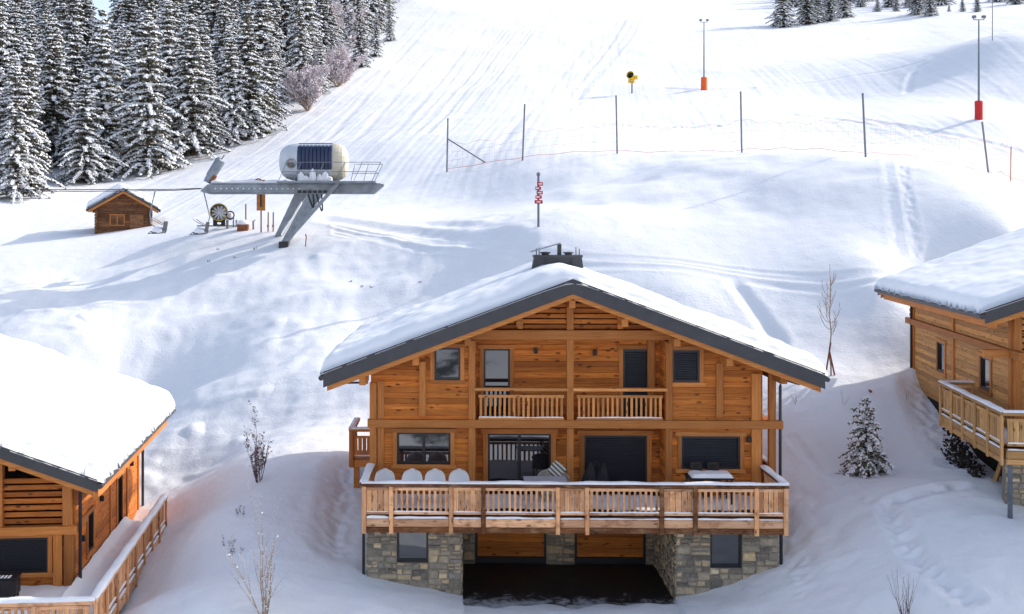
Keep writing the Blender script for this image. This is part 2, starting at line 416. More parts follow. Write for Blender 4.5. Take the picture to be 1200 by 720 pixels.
bench=smooth_line([ray(u,v,50,80) for u,v in ((40,412),(70,406),(200,382),(320,360),(420,343),(470,335))])
def H(x,y):
    x=np.atleast_1d(np.asarray(x,float)); y=np.atleast_1d(np.asarray(y,float))
    z=Hbase(x,y)
    # dune-like lumps on the open bowl behind the chalets, calmer on groomed runs
    bowl=sstep(43,50,y)*(1-sstep(68,76,y))*(1-sstep(2,9,x))
    near=1-sstep(40,60,y)
    far=sstep(75,95,y)
    wx=x+1.5*pnoise(x/6,y/6+9); wy=y+1.5*pnoise(x/6+31,y/6)
    l1=pnoise(wx/5.2,wy/4.2); l2=pnoise(wx/2.2+7,wy/1.9); l3=pnoise(x/.9,y/.8+3); l4=pnoise(x/.38,y/.36)
    z+=bowl*(.30*l1+.12*np.maximum(l2,-.15)+.035*l3)
    lump=np.maximum(pnoise(wx/1.5+40,wy/1.3)-.18,0)*sstep(.0,.35,pnoise(x/7+5,y/6))
    z+=bowl*lump*.42
    z+=near*(.14*l1+.05*l2+.03*l3+.019*l4)
    z+=far*(.4*pnoise(x/14,y/14)+.10*pnoise(x/4.5,y/5)+.02*l2)
    z+=.018*l3+.012*l2
    xs_=x-.14*(y-90); z+=far*(.042*pnoise(xs_/.55,y/30)+.03*pnoise(xs_/1.6+9,y/40+3))
    bank=sstep(60,66,y)*(1-sstep(80,88,y))*sstep(4,9,x)
    z+=bank*(.35*l1+.08*l2)
    # rough snow round the steep banks by the houses
    rb=np.exp(-(((x-11.6)/1.6)**2+((y-36)/5)**2))
    z+=rb*(.06*l2+.05*l3+.02*l4)
    # bench line across the bowl
    m=(y>48)&(y<80)&(x<0)
    if m.any():
        d=seg_dist(x[m],y[m],bench); z[m]+=.24*np.exp(-(d/.9)**2)
    for line,w,dep,lip,rough in TR:
        lx=[p[0] for p in line]; ly=[p[1] for p in line]; mg=w*4
        m=(x>min(lx)-mg)&(x<max(lx)+mg)&(y>min(ly)-mg)&(y<max(ly)+mg)
        if not m.any(): continue
        xm,ym=x[m],y[m]; d=seg_dist(xm,ym,line)
        k=1.0
        if rough: k=np.clip(1+rough*3*pnoise(xm/.35,ym/.35),0,2.2)
        z[m]+=-dep*k*np.exp(-(d/w)**2)+dep*lip*np.exp(-((d-1.9*w)/(.7*w))**2)
    # cuts for what stands in the slope
    hx,hy=local(x,y,(4.05,36.0),math.radians(-1.2))
    inside=(hx>-6.2)&(hx<6.0)&(hy>-1.35)&(hy<9)
    z=np.where(inside,np.minimum(z,.30),z)
    front=(hx>-3.45)&(hx<3.12)&(hy>-4.2)&(hy<=-1.3)
    z=np.where(front,np.minimum(z,.27+.07*l2+.05*l3+sstep(1.5,2.3,-hy+.5*l2+.35*l3)*.24+sstep(3,4.2,-hy)*.1),z)
    qx,qy=local(x,y,ML_O,ML_A)
    z=np.where((qx<1.4)&(qy>-4.4)&(qy<7.9)&(qx>-14),np.minimum(z,.55),z)
    qx,qy=local(x,y,MR_O,MR_A)
    z=np.where((qx>.15)&(qy>-.1)&(qy<12.2)&(qx<13),np.minimum(z,3.2),z)
    # lump of snow in front of the stone piers and flat ground below the deck
    return z
def ground(x,y): return float(H([x],[y])[0])

def terrain():
    rows=np.r_[np.linspace(-70,20,30,endpoint=False),np.geomspace(20,27,40,endpoint=False),np.geomspace(27,330,1080,endpoint=False),np.linspace(330,420,14)]
    nc=1020
    t=np.linspace(-1,1,nc); t=np.sign(t)*(np.abs(t)*.86+.14*np.abs(t)**5)
    hw=np.where(rows>20,rows*.63+6,20*.63+6+np.abs(20-rows)*.5)
    cx=np.where(rows>0,rows*.06,0)
    Xg=cx[:,None]+hw[:,None]*t[None]; Yg=np.repeat(rows[:,None],nc,1)
    z=H(Xg.ravel(),Yg.ravel())
    nv=Xg.size; me=bpy.data.meshes.new('snow_ground')
    me.vertices.add(nv); co=np.empty((nv,3),np.float32); co[:,0]=Xg.ravel(); co[:,1]=Yg.ravel(); co[:,2]=z
    me.vertices.foreach_set('co',co.ravel())
    r=len(rows); i=np.arange(r-1)[:,None]*nc+np.arange(nc-1)[None]
    q=np.stack([i,i+1,i+nc+1,i+nc],-1).reshape(-1,4).astype(np.int32)
    me.loops.add(q.size); me.loops.foreach_set('vertex_index',q.ravel())
    me.polygons.add(len(q)); me.polygons.foreach_set('loop_start',np.arange(0,q.size,4,dtype=np.int32)); me.polygons.foreach_set('loop_total',np.full(len(q),4,np.int32))
    me.polygons.foreach_set('use_smooth',np.ones(len(q),bool))
    me.update(); me.validate()
    me.materials.append(M['snow_ground'])
    o=bpy.data.objects.new('snow_ground',me); COL.objects.link(o); o['kind']='structure'
terrain()
def mountain():
    # the valley and the range opposite, behind the camera: light bounces off it and windows mirror it
    nx,ny=110,60; X=np.linspace(-900,900,nx); Y=np.linspace(-60,-900,ny)
    Xg,Yg=np.meshgrid(X,Y); d=-Yg
    z=-26+sstep(90,620,d)*210+sstep(60,500,d)*60*pnoise(Xg/140,Yg/140)+sstep(60,300,d)*22*pnoise(Xg/45,Yg/45)-sstep(60,120,d)*6
    vs=[(a,b,c) for a,b,c in zip(Xg.ravel(),Yg.ravel(),z.ravel())]
    mb=MB(); mb.add(vs,[(j*nx+i,j*nx+i+1,(j+1)*nx+i+1,(j+1)*nx+i) for j in range(ny-1) for i in range(nx-1)],tint=.5)
    o=mb.build('mountain',M['mountain'],smooth=True); o['kind']='structure'
mountain()

# ------------------------------------------------------------------ building pieces
def plank_rows(mb,x0,x1,z0,z1,openings=(),ph=.19,lim=None,y=0.0,gap=0.0,ch=.014,thick=.05,vary=True):
    """horizontal boards with chamfered edges between x0..x1, z0..z1 around openings (x0,x1,z0,z1); lim(z) -> x limits"""
    nrow=max(1,round((z1-z0)/ph)); h=(z1-z0)/nrow
    for r in range(nrow):
        a=z0+r*h; b=a+h; zs=sorted({a,b}|{zz for o in openings for zz in (o[2],o[3]) if a+.02<zz<b-.02})
        tn=random.random()
        for za,zb in zip(zs[:-1],zs[1:]):
            xa,xb=x0,x1
            if lim:
                l,rr=lim((za+zb)/2); xa,xb=max(xa,l),min(xb,rr)
                if xb-xa<.05: continue
            segs=[(xa,xb)]
            for o in openings:
                if o[2]<zb-.01 and o[3]>za+.01:
                    ns=[]
                    for s0,s1 in segs:
                        if o[0]>s0: ns.append((s0,min(s1,o[0])))
                        if o[1]<s1: ns.append((max(s0,o[1]),s1))
                    segs=[q for q in ns if q[1]-q[0]>.01]
            for s0,s1 in segs:
                # split long boards at a random butt joint
                cuts=[s0,s1]
                if s1-s0>4: cuts=[s0,s0+(s1-s0)*random.uniform(.3,.7),s1]
                for c0,c1 in zip(cuts[:-1],cuts[1:]):
                    t=min(1,max(0,tn+random.uniform(-.2,.2))) if vary else .5
                    g=gap/2
                    yy=y+random.uniform(0,.006)
                    prof=[(yy+ch,za+g),(yy,za+g+ch),(yy,zb-g-ch),(yy+ch,zb-g),(yy+thick,zb-g),(yy+thick,za+g)]
                    vs=[(c0,p,q) for p,q in prof]+[(c1,p,q) for p,q in prof]; k=len(prof)
                    fs=[tuple(range(k)),tuple(range(2*k-1,k-1,-1))]+[(i,(i+1)%k,(i+1)%k+k,i+k) for i in range(k)]
                    mb.add(vs,fs,0,t)

def window(parent,x0,x1,z0,z1,y,T=None,kind='pane',mull=0,trim=.13,sill=True,proud=.045,recess=.05,trans=None):
    """wood trim (mesh of the window) with dark sash and pane or shutter as sub-parts"""
    mb=MB(); tw=trim
    if tw>0:
        mb.box(x0-tw,x0,y-proud,y+.04,z0-(tw if sill else 0),z1,0); mb.box(x1,x1+tw,y-proud,y+.04,z0-(tw if sill else 0),z1,0)
        mb.box(x0-tw-.07,x1+tw+.07,y-proud-.008,y+.04,z1,z1+tw,1)
        if sill: mb.box(x0-tw-.05,x1+tw+.05,y-proud-.012,y+.04,z0-tw,z0,1)
        # reveal
        w=mb.build('window',[M['beam_v'],M['beam_h']],parent,T)
    else:
        mb.box(x0-.04,x1+.04,y-.01,y+.03,z0-.06,z0,0)
        w=mb.build('window',[M['anth']],parent,T)
    f=MB(); fw=.065
    f.box(x0,x0+fw,y-.012,y+recess+.04,z0,z1); f.box(x1-fw,x1,y-.012,y+recess+.04,z0,z1)
    f.box(x0+fw,x1-fw,y-.010,y+recess+.04,z1-fw,z1); f.box(x0+fw,x1-fw,y-.010,y+recess+.04,z0,z0+fw*1.2)
    for i in range(mull):
        xm=x0+(x1-x0)*(i+1)/(mull+1); f.box(xm-.05,xm+.05,y-.008,y+recess+.03,z0+fw*1.2,z1-fw)
    if trans: f.box(x0+fw,x1-fw,y-.006,y+recess+.03,trans-.03,trans+.03)
    f.build('sash',M['frame'],w,T)
    p=MB()
    if kind=='pane':
        p.box(x0+fw,x1-fw,y+recess,y+recess+.02,z0+fw,z1-fw); p.build('pane',M['pane'],w,T)
    else:
        n=max(3,int((z1-z0-fw*2)/.055)); h=(z1-z0-2*fw)/n
        for i in range(n):
            a=z0+fw+i*h
            vs=[];prof=[(y+recess+.012,a),(y+recess,a+h*.25),(y+recess,a+h*.8),(y+recess+.012,a+h)]
            for xx in (x0+fw,x1-fw): vs+=[(xx,pp,q) for pp,q in prof]
            p.add(vs,[(0,1,5,4),(1,2,6,5),(2,3,7,6)],0,random.random())
        p.box(x0+fw,x1-fw,y+recess+.014,y+recess+.03,z0+fw,z1-fw)
        p.build('shutter',M['shut'],w,T)
    return w

def stone_wall(mb,x0,x1,z0,z1,openings=(),y=0.0,side=1):
    """dry-laid rubble face: single stones with pillowed fronts (mat 0) on a mortar bed (mat 1)"""
    # mortar bed around openings
    xs=sorted({x0,x1}|{q for o in openings for q in o[:2]}); zs=sorted({z0,z1}|{q for o in openings for q in o[2:]})
    for xa,xb in zip(xs[:-1],xs[1:]):
        for za,zb in zip(zs[:-1],zs[1:]):
            cx,cz=(xa+xb)/2,(za+zb)/2
            if any(o[0]<cx<o[1] and o[2]<cz<o[3] for o in openings): continue
            mb.box(xa,xb,y+.012,y+.3,za,zb,1,.5)
    def stone(xa,xb,za,zb):
        g=.010; xa+=g;xb-=g;za+=g;zb-=g
        if xb-xa<.04 or zb-za<.03: return
        pr=random.uniform(.012,.045); j=lambda a=.024: random.uniform(-a,a)
        c=min(.035,(zb-za)*.28)
        base=[(xa+j(),y+.02,za+j()),(xb+j(),y+.02,za+j()),(xb+j(),y+.02,zb+j()),(xa+j(),y+.02,zb+j())]
        top=[(xa+c+j(),y-pr+j(.008),za+c+j(.01)),(xb-c+j(),y-pr+j(.008),za+c+j(.01)),(xb-c+j(),y-pr+j(.008),zb-c+j(.01)),(xa+c+j(),y-pr+j(.008),zb-c+j(.01))]
        mb.add(base+top,[(4,5,6,7),(0,1,5,4),(1,2,6,5),(2,3,7,6),(3,0,4,7)],0,random.random())
    def split(xa,xb,za,zb,dep=0):
        w,h=xb-xa,zb-za
        if w<.10 or h<.07: stone(xa,xb,za,zb); return
        if (w<.62 and h<.34 and random.random()<.42) or (w<.30 and h<.20): stone(xa,xb,za,zb); return
        k=random.uniform(.36,.64)
        if w/1.75>h*random.uniform(.75,1.3): split(xa,xa+w*k,za,zb); split(xa+w*k,xb,za,zb)
        else: split(xa,xb,za,za+h*k); split(xa,xb,za+h*k,zb)
    if openings:
        a,b,c,d=openings[0]; d=min(d,z1)
        for q in ((x0,a,z0,z1),(b,x1,z0,z1),(a,b,z0,c),(a,b,d,z1)):
            if q[1]-q[0]>.05 and q[3]-q[2]>.05: split(*q)
    else: split(x0,x1,z0,z1)

def snow_ridge(a,b,w,h,seed=0,n=None):
    """a strip of snow lying on a rail between local points a,b"""
    mb=MB(); a=Vector(a);b=Vector(b); L=(b-a).length; n=n or max(3,int(L/.12)); d=(b-a)/L; s=d.cross(Vector((0,0,1))).normalized()
    prof=[(-1,0),(-.95,.55),(-.6,.92),(0,1),(.6,.92),(.95,.55),(1,0)]
    vs=[];fs=[];k=len(prof)
    for i in range(n+1):
        t=i/n; p=a+d*(L*t)
        hh=h*(1+.22*math.sin(t*L*2.1+seed)+.18*math.sin(t*L*5.3+seed*2)+random.uniform(-.08,.08)); ww=w*(1+.06*math.sin(t*L*3.1+seed))
        if i in(0,n): hh*=.75
        for q,r in prof: vs.append(tuple(p+s*(q*ww/2)+Vector((0,0,r*hh))))
    for i in range(n):
        for j in range(k-1): fs.append((i*k+j,i*k+j+1,(i+1)*k+j+1,(i+1)*k+j))
        fs.append((i*k+k-1,i*k,(i+1)*k,(i+1)*k+k-1))
    fs.append(tuple(range(k))); fs.append(tuple(n*k+j for j in range(k)))
    mb.add(vs,fs,0,.5); return mb

def railing(parent,a,b,zf,panels,style='main',top=1.02,mats=('deck_v','deck_h','deck_dark'),low=-.48,snow=.06,end_posts=(1,1),pitch=.165):
    """a deck balustrade between local plan points a,b. panels: list of (fraction0, fraction1, 'open'|'dense')"""
    a=Vector((a[0],a[1],0));b=Vector((b[0],b[1],0)); L=(b-a).length; ang=math.atan2((b-a).y,(b-a).x)
    T=Matrix.Translation((a.x,a.y,zf))@Matrix.Rotation(ang,4,'Z')      # x along, -y outward
    mv,mh,md=(M[k] for k in mats)
    pk=MB(); bds=[]; dks=[]
    for f0,f1,kind in panels:
        x0,x1=f0*L+.06,f1*L-.06
        if kind=='open':
            n=max(3,round((x1-x0)/pitch)); 
            for i in range(n):
                c=x0+(x1-x0)*(i+.5)/n; w=.036*random.uniform(.85,1.15); pk.box(c-w,c+w,-.03,.01,.13,.83,0)
        else:
            n=max(2,round((x1-x0)/.165)); st=(x1-x0)/n
            for i in range(n): c=x0+st*(i+.5); pk.box(c-st/2+.012,c+st/2-.012,-.03,.004,.13,.83,0)
        for za,zb in ((.80,.885),(.075,.15)):
            q=MB(); q.box(x0,x1,-.045,.02,za,zb,0); bds.append(q)
        if low<-.3:
            q=MB(); bds.append(q); q.cbox(x0-.02,x1+.02,-.06,.02,low+.17,low+.44,.035,0)
            q=MB(); dks.append(q); q.cbox(x0-.02,x1+.02,-.052,.02,low,low+.165,.02,0)
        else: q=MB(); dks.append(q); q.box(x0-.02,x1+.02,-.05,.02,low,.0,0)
    r=pk.build('railing',mv,parent,T)
    for q in bds: q.build('rail_board',mh,r,T)
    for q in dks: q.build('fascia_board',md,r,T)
    ps=sorted({p[0] for p in panels}|{p[1] for p in panels})
    for i,f in enumerate(ps):
        if (i==0 and not end_posts[0]) or (i==len(ps)-1 and not end_posts[1]): continue
        q=MB(); q.cbox(f*L-.065,f*L+.065,-.115,-.046,low-.02,top-.09,.012,0); q.build('railing_post',random.choice((mv,mv,M['deck_dark'] if style=='main' else mv)),r,T)
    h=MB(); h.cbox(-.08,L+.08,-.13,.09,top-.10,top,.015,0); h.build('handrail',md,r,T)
    if snow: snow_ridge((-.08,-.02,top),(L+.08,-.02,top),.25,snow,random.random()*9).build('snow_cap',M['snow'],r,T,smooth=True)
    for f0,f1,kind in panels:
        snow_ridge((f0*L+.08,-.03,.15),(f1*L-.08,-.03,.15),.07,.035,random.random()*9).build('snow_cap',M['snow'],r,T,smooth=True)
        if low<-.3: snow_ridge((f0*L+.08,-.035,low+.44),(f1*L-.08,-.035,low+.44),.09,.065*random.uniform(.4,1.1),random.random()*9).build('snow_cap',M['snow'],r,T,smooth=True)
    return r

def gable_roof(house,xr,half_l,half_r,zr,slope,y0,y1,barge=.40,snow_t=.42,seed=0,plates=True,thick=.26,edge_snow=(.3,.3),over=.08):
    """roof of two slopes; ridge runs along y at x=xr. zr: top of the slab at the ridge"""
    zt=lambda x: zr-slope*abs(x-xr)
    xl,xR=xr-half_l,xr+half_r
    mb=MB()
    poly=[(xl,zt(xl)),(xr,zr),(xR,zt(xR)),(xR,zt(xR)-thick),(xr,zr-thick),(xl,zt(xl)-thick)]
    mb.prism(poly[:2]+[(xr,zr-thick),(xl,zt(xl)-thick)],y0+.03,y1-.03,0,.5)
    mb.prism([poly[1],poly[2],(xR,zt(xR)-thick),(xr,zr-thick)],y0+.03,y1-.03,0,.5)
    roof=mb.build('roof',M['beam_h'],house)
    # anthracite barge boards with lapped plates, front and back
    for yy,dirn in ((y0,1),(y1,-1)):
        for sgn,hl in ((-1,half_l),(1,half_r)):
            b=MB(); npl=4
            for i in range(npl):
                f0,f1=i/npl,(i+1)/npl; xa,xb=xr+sgn*hl*f0,xr+sgn*hl*f1; o=.004*i
                ya=yy-dirn*(.012+o)
                pts4=[(xa,zt(xa)+.03+.006*i),(xb,zt(xb)+.03+.006*i),(xb,zt(xb)-barge),(xa,zt(xa)-barge)]
                b.prism(pts4,min(ya,yy+dirn*.028),max(ya,yy+dirn*.028),0,random.random())
                # small cap on the edge
                b.prism([(xa,zt(xa)+.032+.006*i),(xb,zt(xb)+.032+.006*i),(xb,zt(xb)+.06+.006*i),(xa,zt(xa)+.06+.006*i)],min(yy-dirn*.05,yy+dirn*.10),max(yy-dirn*.05,yy+dirn*.10),0,random.random())
            b.build('barge_board',M['anth'],roof)
            u=MB(); k=.30
            xa,xb=xr,xr+sgn*hl*.985
            u.prism([(xa,zt(xa)-thick-.004),(xb,zt(xb)-thick-.004),(xb,zt(xb)-barge-.16),(xa,zt(xa)-barge-.16)],min(yy+dirn*.032,yy+dirn*.09),max(yy+dirn*.032,yy+dirn*.09),0,.6)
            u.build('rake_board',M['beam_h'],roof)
    # gutters along both eaves
    for sgn,hl in ((-1,half_l),(1,half_r)):
        g=MB(); xe=xr+sgn*(hl+.07); ze=zt(xr+sgn*hl)-.12
        g.tube([(xe,y0-.02,ze),(xe,y1+.02,ze)],.085,8,0); g.build('gutter',M['anth'],roof)
    # snow blanket
    ns,nt_=150,64
    def dens(n): # denser near both ends
        t=np.linspace(0,1,n); return t*.55+.45*(.5-.5*np.cos(math.pi*t))
    s=xl-over+dens(ns)*(xR-xl+2*over); t=y0-.03+dens(nt_)*(y1-y0+.06)
    s[np.abs(s-xr).argmin()]=xr
    Sg,Tg=np.meshgrid(s,t,indexing='ij')
    dl=np.minimum(Sg-s[0],s[-1]-Sg); dy=np.minimum(Tg-t[0],t[-1]-Tg)
    def rd(d,R): q=np.clip(d/R,0,1); return np.sqrt(np.maximum(0,1-(1-q)**2))
    wob=1+.22*pnoise(Sg/1.7+seed,Tg/1.7)+.10*pnoise(Sg/.55+seed,Tg/.6)
    T_=snow_t*wob+.03*pnoise(Sg/.33,Tg/.30)+.05*np.maximum(0,pnoise(Sg/.9+7,Tg/.8+seed)-.1)+.16*np.maximum(0,pnoise(Sg/2.6+seed*3+Tg/7,Tg/3.4))
    th=T_*rd(dl*(1+.45*pnoise(Tg/.6+seed,Sg*0+3)+.25*pnoise(Tg/.21+seed,Sg*0+8)),edge_snow[0])*rd(dy*(1+.3*pnoise(Sg/.5,Sg*0+seed)),edge_snow[1])
    # settle at the ridge: round it off
    zz=zr-slope*np.sqrt((Sg-xr)**2+.10)+slope*.0
    zz=np.minimum(zz,zr-slope*np.abs(Sg-xr)+0)+.03
    Z=zz+th+.012*pnoise(Sg/.22,Tg/.22)*np.minimum(1,th/.2)
    xo=Sg+np.sign(Sg-xr)*np.exp(-dl/.35)*(.13*pnoise(Tg/.55+seed,Sg*0+1)+.06*pnoise(Tg/.2,Sg*0+seed)+.03)
    yo=Tg+np.where(Tg<(y0+y1)/2,-1,1)*np.exp(-dy/.3)*(.05*pnoise(Sg/.4+seed,Tg*0))
    drop=np.exp(-dl/.16)*np.maximum(0,.16*pnoise(Tg/.5+seed+20,Sg*0+5)); Z=Z-drop
    vs=list(zip(xo.ravel(),yo.ravel(),Z.ravel())); fs=[(i*nt_+j,(i+1)*nt_+j,(i+1)*nt_+j+1,i*nt_+j+1) for i in range(ns-1) for j in range(nt_-1)]
    nb=len(vs); vs+=list(zip(xo.ravel(),yo.ravel(),(zz-.012-drop*1.1).ravel()))
    ring=[i*nt_ for i in range(ns)]+[(ns-1)*nt_+j for j in range(1,nt_)]+[i*nt_+nt_-1 for i in range(ns-2,-1,-1)]+[j for j in range(nt_-2,0,-1)]
    for p,q in zip(ring,ring[1:]+ring[:1]): fs.append((p,q,q+nb,p+nb))
    sb=MB(); sb.add(vs,fs,0,.5); sb.build('roof_snow',M['snow'],house,smooth=True)
    return roof,zt

def post(parent,x0,x1,y0,y1,z0,z1,T=None,name='post',mat='beam_v'):
    q=MB(); q.cbox(x0,x1,y0,y1,z0,z1,.012,0); return q.build(name,M[mat],parent,T)
def wall_lamp(parent,x,z,y,T=None):
    q=MB(); q.cbox(x-.06,x+.06,y-.13,y,z-.09,z+.09,.01); return q.build('wall_lamp',M['black'],parent,T)

# ------------------------------------------------------------------ main chalet
A=math.radians(-1.2)
house=empty('chalet',(4.05,36,0),A,'wooden chalet with stone base, snow-laden gable roof and long front deck facing the viewer','chalet')
lx=lambda u,Y=36: (u-U0)*Y/F-4.05
lz=lambda v,Y=36: Z_(v,Y)
ZR=10.36; SL=.376; HL=7.85
roof,zt=gable_roof(house,0,HL,HL,ZR,SL,-1.22,10.0,barge=.42,snow_t=.50,seed=3.3,edge_snow=(.34,.75))
WL,WR=-6.42,6.2; CL,CR=-3.05,3.1; ZD=3.30; ZU=5.72
# cores (dark backing inside the boards)
core=MB()
core.prism([(WL,ZD),(CL,ZD),(CL,zt(CL)-.3),(WL,zt(WL)-.3)],.07,8.3)
core.prism([(CR,ZD),(WR,ZD),(WR,zt(WR)-.3),(CR,zt(CR)-.3)],.07,8.3)
core.prism([(CL+.001,ZD),(CR-.001,ZD),(CR-.001,zt(CR)-.3),(0,zt(0)-.3),(CL+.001,zt(CL)-.3)],1.0,8.299)
core.build('inner_wall',M['dark'],house)
w=MB()
lim=lambda z:(-(ZR-.30-z)/SL,(ZR-.30-z)/SL)
winL=(lx(465),lx(528),lz(545),lz(507.5)); winUL=(lx(509),lx(539.5),lz(446),lz(408)); winR=(lx(798),lx(866),lz(549),lz(510.5)); winUR=(lx(787.5),lx(819),lz(448),lz(410))
plank_rows(w,WL,CL,ZD,lz(400),[winL,winUL],.185,lim)
plank_rows(w,CR,WR,ZD,lz(400),[winR,winUR],.185,lim)
# recessed centre, both storeys
YR=36.93
slide=(lx(571,YR),lx(645,YR),ZD+.03,lz(508.5,YR)); shutG=(lx(684,YR),lx(757,YR),ZD+.03,lz(510,YR))
doorU=(lx(566,YR),lx(597,YR),ZU+.05,lz(409,YR)); doorUR=(lx(729,YR),lx(762,YR),ZU+.05,lz(409,YR))
plank_rows(w,CL,CR,ZD,8.7,[slide,shutG,doorU,doorUR],.185,None,y=.93)
# cheeks of the recess
for xx,s in ((CL,1),(CR,-1)):
    for z in np.arange(ZD,8.6,.185):
        w.box(min(xx,xx+s*.025),max(xx,xx+s*.025),.06,.93,z+.006,z+.179,0)
    
# side walls
for xx,s in ((WL,-1),(WR,1)):
    for z in np.arange(ZD-.1,zt(WR)-.5,.185):
        w.box(min(xx,xx+s*.03),max(xx,xx+s*.03),.0,8.3,z+.006,z+.179,0)
w.build('wall',M['wall'],house)
# gable: boards with open joints above the tie beam, in front of the loggia
g=MB()
plank_rows(g,-6,6,8.72,9.95,[],.165,lim,y=.02,gap=.035,thick=.045)
g.build('gable_boarding',M['wall'],house)
q=MB(); q.prism([(-4.2,8.7),(4.2,8.7),(0,10.0)],.10,.14); q.build('gable_backing',M['dark'],house)
# ceiling of the loggia
q=MB(); q.box(CL,CR,.0,.95,8.60,8.68); q.build('loggia_ceiling',M['wall'],house)
# posts and beams on the facade
PZ=8.3
def p_at(u0,u1,v0,z0,yo=-.09,y1=.10): return post(house,lx(u0),lx(u1),yo,y1,z0,lz(v0))
p_at(433,441,449,ZD-.5); p_at(442,450,447,ZD-.5,-.04)
p_at(491,499,424,5.9); p_at(549,557,399,ZD); p_at(664,672,349,ZD); p_at(779,787,401,ZD); p_at(838,846,425,5.9); p_at(879,890,437,ZD-.5)
post(house,6.42,6.64,-.11,.11,2.9,7.62)                     # free post under the eave
post(house,6.42,6.64,4.2,4.42,1.0,7.62)
for x in (-1.6,1.65): post(house,x-.09,x+.09,-.05,.10,8.74,zt(x)-.42)
for x in (2.78,): post(house,x-.12,x+.12,.80,.92,5.75,8.6)
def beam(x0,x1,y0,y1,z0,z1,name='beam'): 
    q=MB(); q.cbox(x0,x1,y0,y1,z0,z1,.012); return q.build(name,M['beam_h'],house)
beam(-6.55,6.86,-.16,.12,5.54,5.80)
beam(-4.6,4.7,-.13,.10,8.40,8.71)
beam(6.34,6.60,.12,8.2,5.56,5.78); beam(6.40,6.62,-.9,8.9,7.62,7.84)
q=MB(); q.cbox(CL,CR,.12,.92,5.50,5.70,.01); q.build('balcony_floor',M['wall'],house)
for i,x in enumerate((-6.63,-4.95,-3.3,-1.66,0,1.66,3.3,4.95)):
    q=MB(); zt_=zt(x)-.58-(.04 if not x else 0)
    q.cbox(x-.105,x+.105,-1.02,.12,zt_-.25,zt_,.012); q.build('purlin',M['beam_h'],house)
q=MB(); q.cbox(6.53,6.74,-1.02,8.9,zt(6.64)-.50-.25,zt(6.64)-.50,.012); q.build('purlin',M['beam_h'],house)
# soffit boards under the overhang
for sgn in (-1,1):
    q=MB()
    for i in range(7):
        ya=-1.18+i*.17; xa,xb=sgn*.05,sgn*7.75
        q.prism([(xa,zt(xa)-.272),(xb,zt(xb)-.272),(xb,zt(xb)-.296),(xa,zt(xa)-.296)],ya,ya+.16,0)
    q.build('soffit',M['wall'],house)
# windows and doors
window(house,*winL,0,mull=1); window(house,*winUL,0); window(house,*winR,0,kind='shutter'); window(house,*winUR,0,kind='shutter')
window(house,*slide,.93,mull=1,sill=False,trim=.16); window(house,*shutG,.93,kind='shutter',sill=False,trim=.16)
window(house,*doorU,.93,sill=False); window(house,*doorUR,.93,kind='shutter',sill=False)
wall_lamp(house,lx(627,YR),lz(411,YR),.93); wall_lamp(house,lx(696,YR),lz(413,YR),.93); wall_lamp(house,lx(876),lz(514),0)
# balcony balustrades
for a,b in ((lx(558.5),lx(663)),(lx(673.5),lx(778))):
    railing(house,(a,-.05),(b,-.05),ZU,[(0,1,'open')],'plain',top=1.12,mats=('or_v','or_h','or_h'),low=.02,snow=0,end_posts=(0,0),pitch=.15)
# front deck
YD=-2.6; XL=lx(428.5,33.4); XRr=lx(921,33.4)
d=MB()
for i in range(18):
    y=YD+.05+i*.147; d.box(XL+.05,XRr-.05,y,y+.14,ZD-.05,ZD)
d.box(XL+.05,XRr-.05,YD+.1,-.02,ZD-.48,ZD-.06)
d.build('deck_floor',M['deck_dark'],house)
sn=MB(); nx,ny=120,24
Xs=np.linspace(XL+.12,XRr-.12,nx); Ys=np.linspace(YD+.06,-.12,ny); Xg,Yg=np.meshgrid(Xs,Ys,indexing='ij')
Zg=ZD+.10+.07*pnoise(Xg/.8,Yg/.6)+.03*pnoise(Xg/.25,Yg/.25)+.12*sstep(-1.6,-2.5,Yg)
sn.add(list(zip(Xg.ravel(),Yg.ravel(),Zg.ravel())),[(i*ny+j,(i+1)*ny+j,(i+1)*ny+j+1,i*ny+j+1) for i in range(nx-1) for j in range(ny-1)],0,.5)
sn.build('deck_snow',M['snow'],house,smooth=True)
fr=[(429,461,'dense'),(461,531,'open'),(531,569,'dense'),(569,656,'open'),(656,690,'dense'),(690,777,'open'),(777,816,'dense'),(816,887,'open'),(887,921,'dense')]
railing(house,(XL,YD),(XRr,YD),ZD,[((a-429)/492,(b-429)/492,k) for a,b,k in fr])
railing(house,(XRr,YD+.12),(XRr,-.1),ZD,[(0,.5,'dense'),(.5,1,'open')],end_posts=(0,1))
railing(house,(XL,-.1),(XL,YD+.12),ZD,[(0,.5,'open'),(.5,1,'dense')],end_posts=(1,0))
railing(house,(6.55,.2),(6.55,4.2),ZD,[(0,.5,'dense'),(.5,1,'open')],end_posts=(0,0))
# side landing towards the mound
q=MB(); q.box(-7.55,WL-.03,4.6,6.6,3.3,3.45); q.box(-7.5,-7.3,4.7,4.9,2.4,3.3); q.build('side_landing',M['beam_h'],house)
railing(house,(-7.55,4.6),(WL-.05,4.6),3.5,[(0,1,'dense')],'plain',top=1.15,mats=('beam_v','beam_h','beam_h'),low=-.25,end_posts=(1,0))
railing(house,(-7.55,6.6),(-7.55,4.7),3.5,[(0,.5,'open'),(.5,1,'open')],'plain',top=1.15,mats=('beam_v','beam_h','beam_h'),low=-.25)
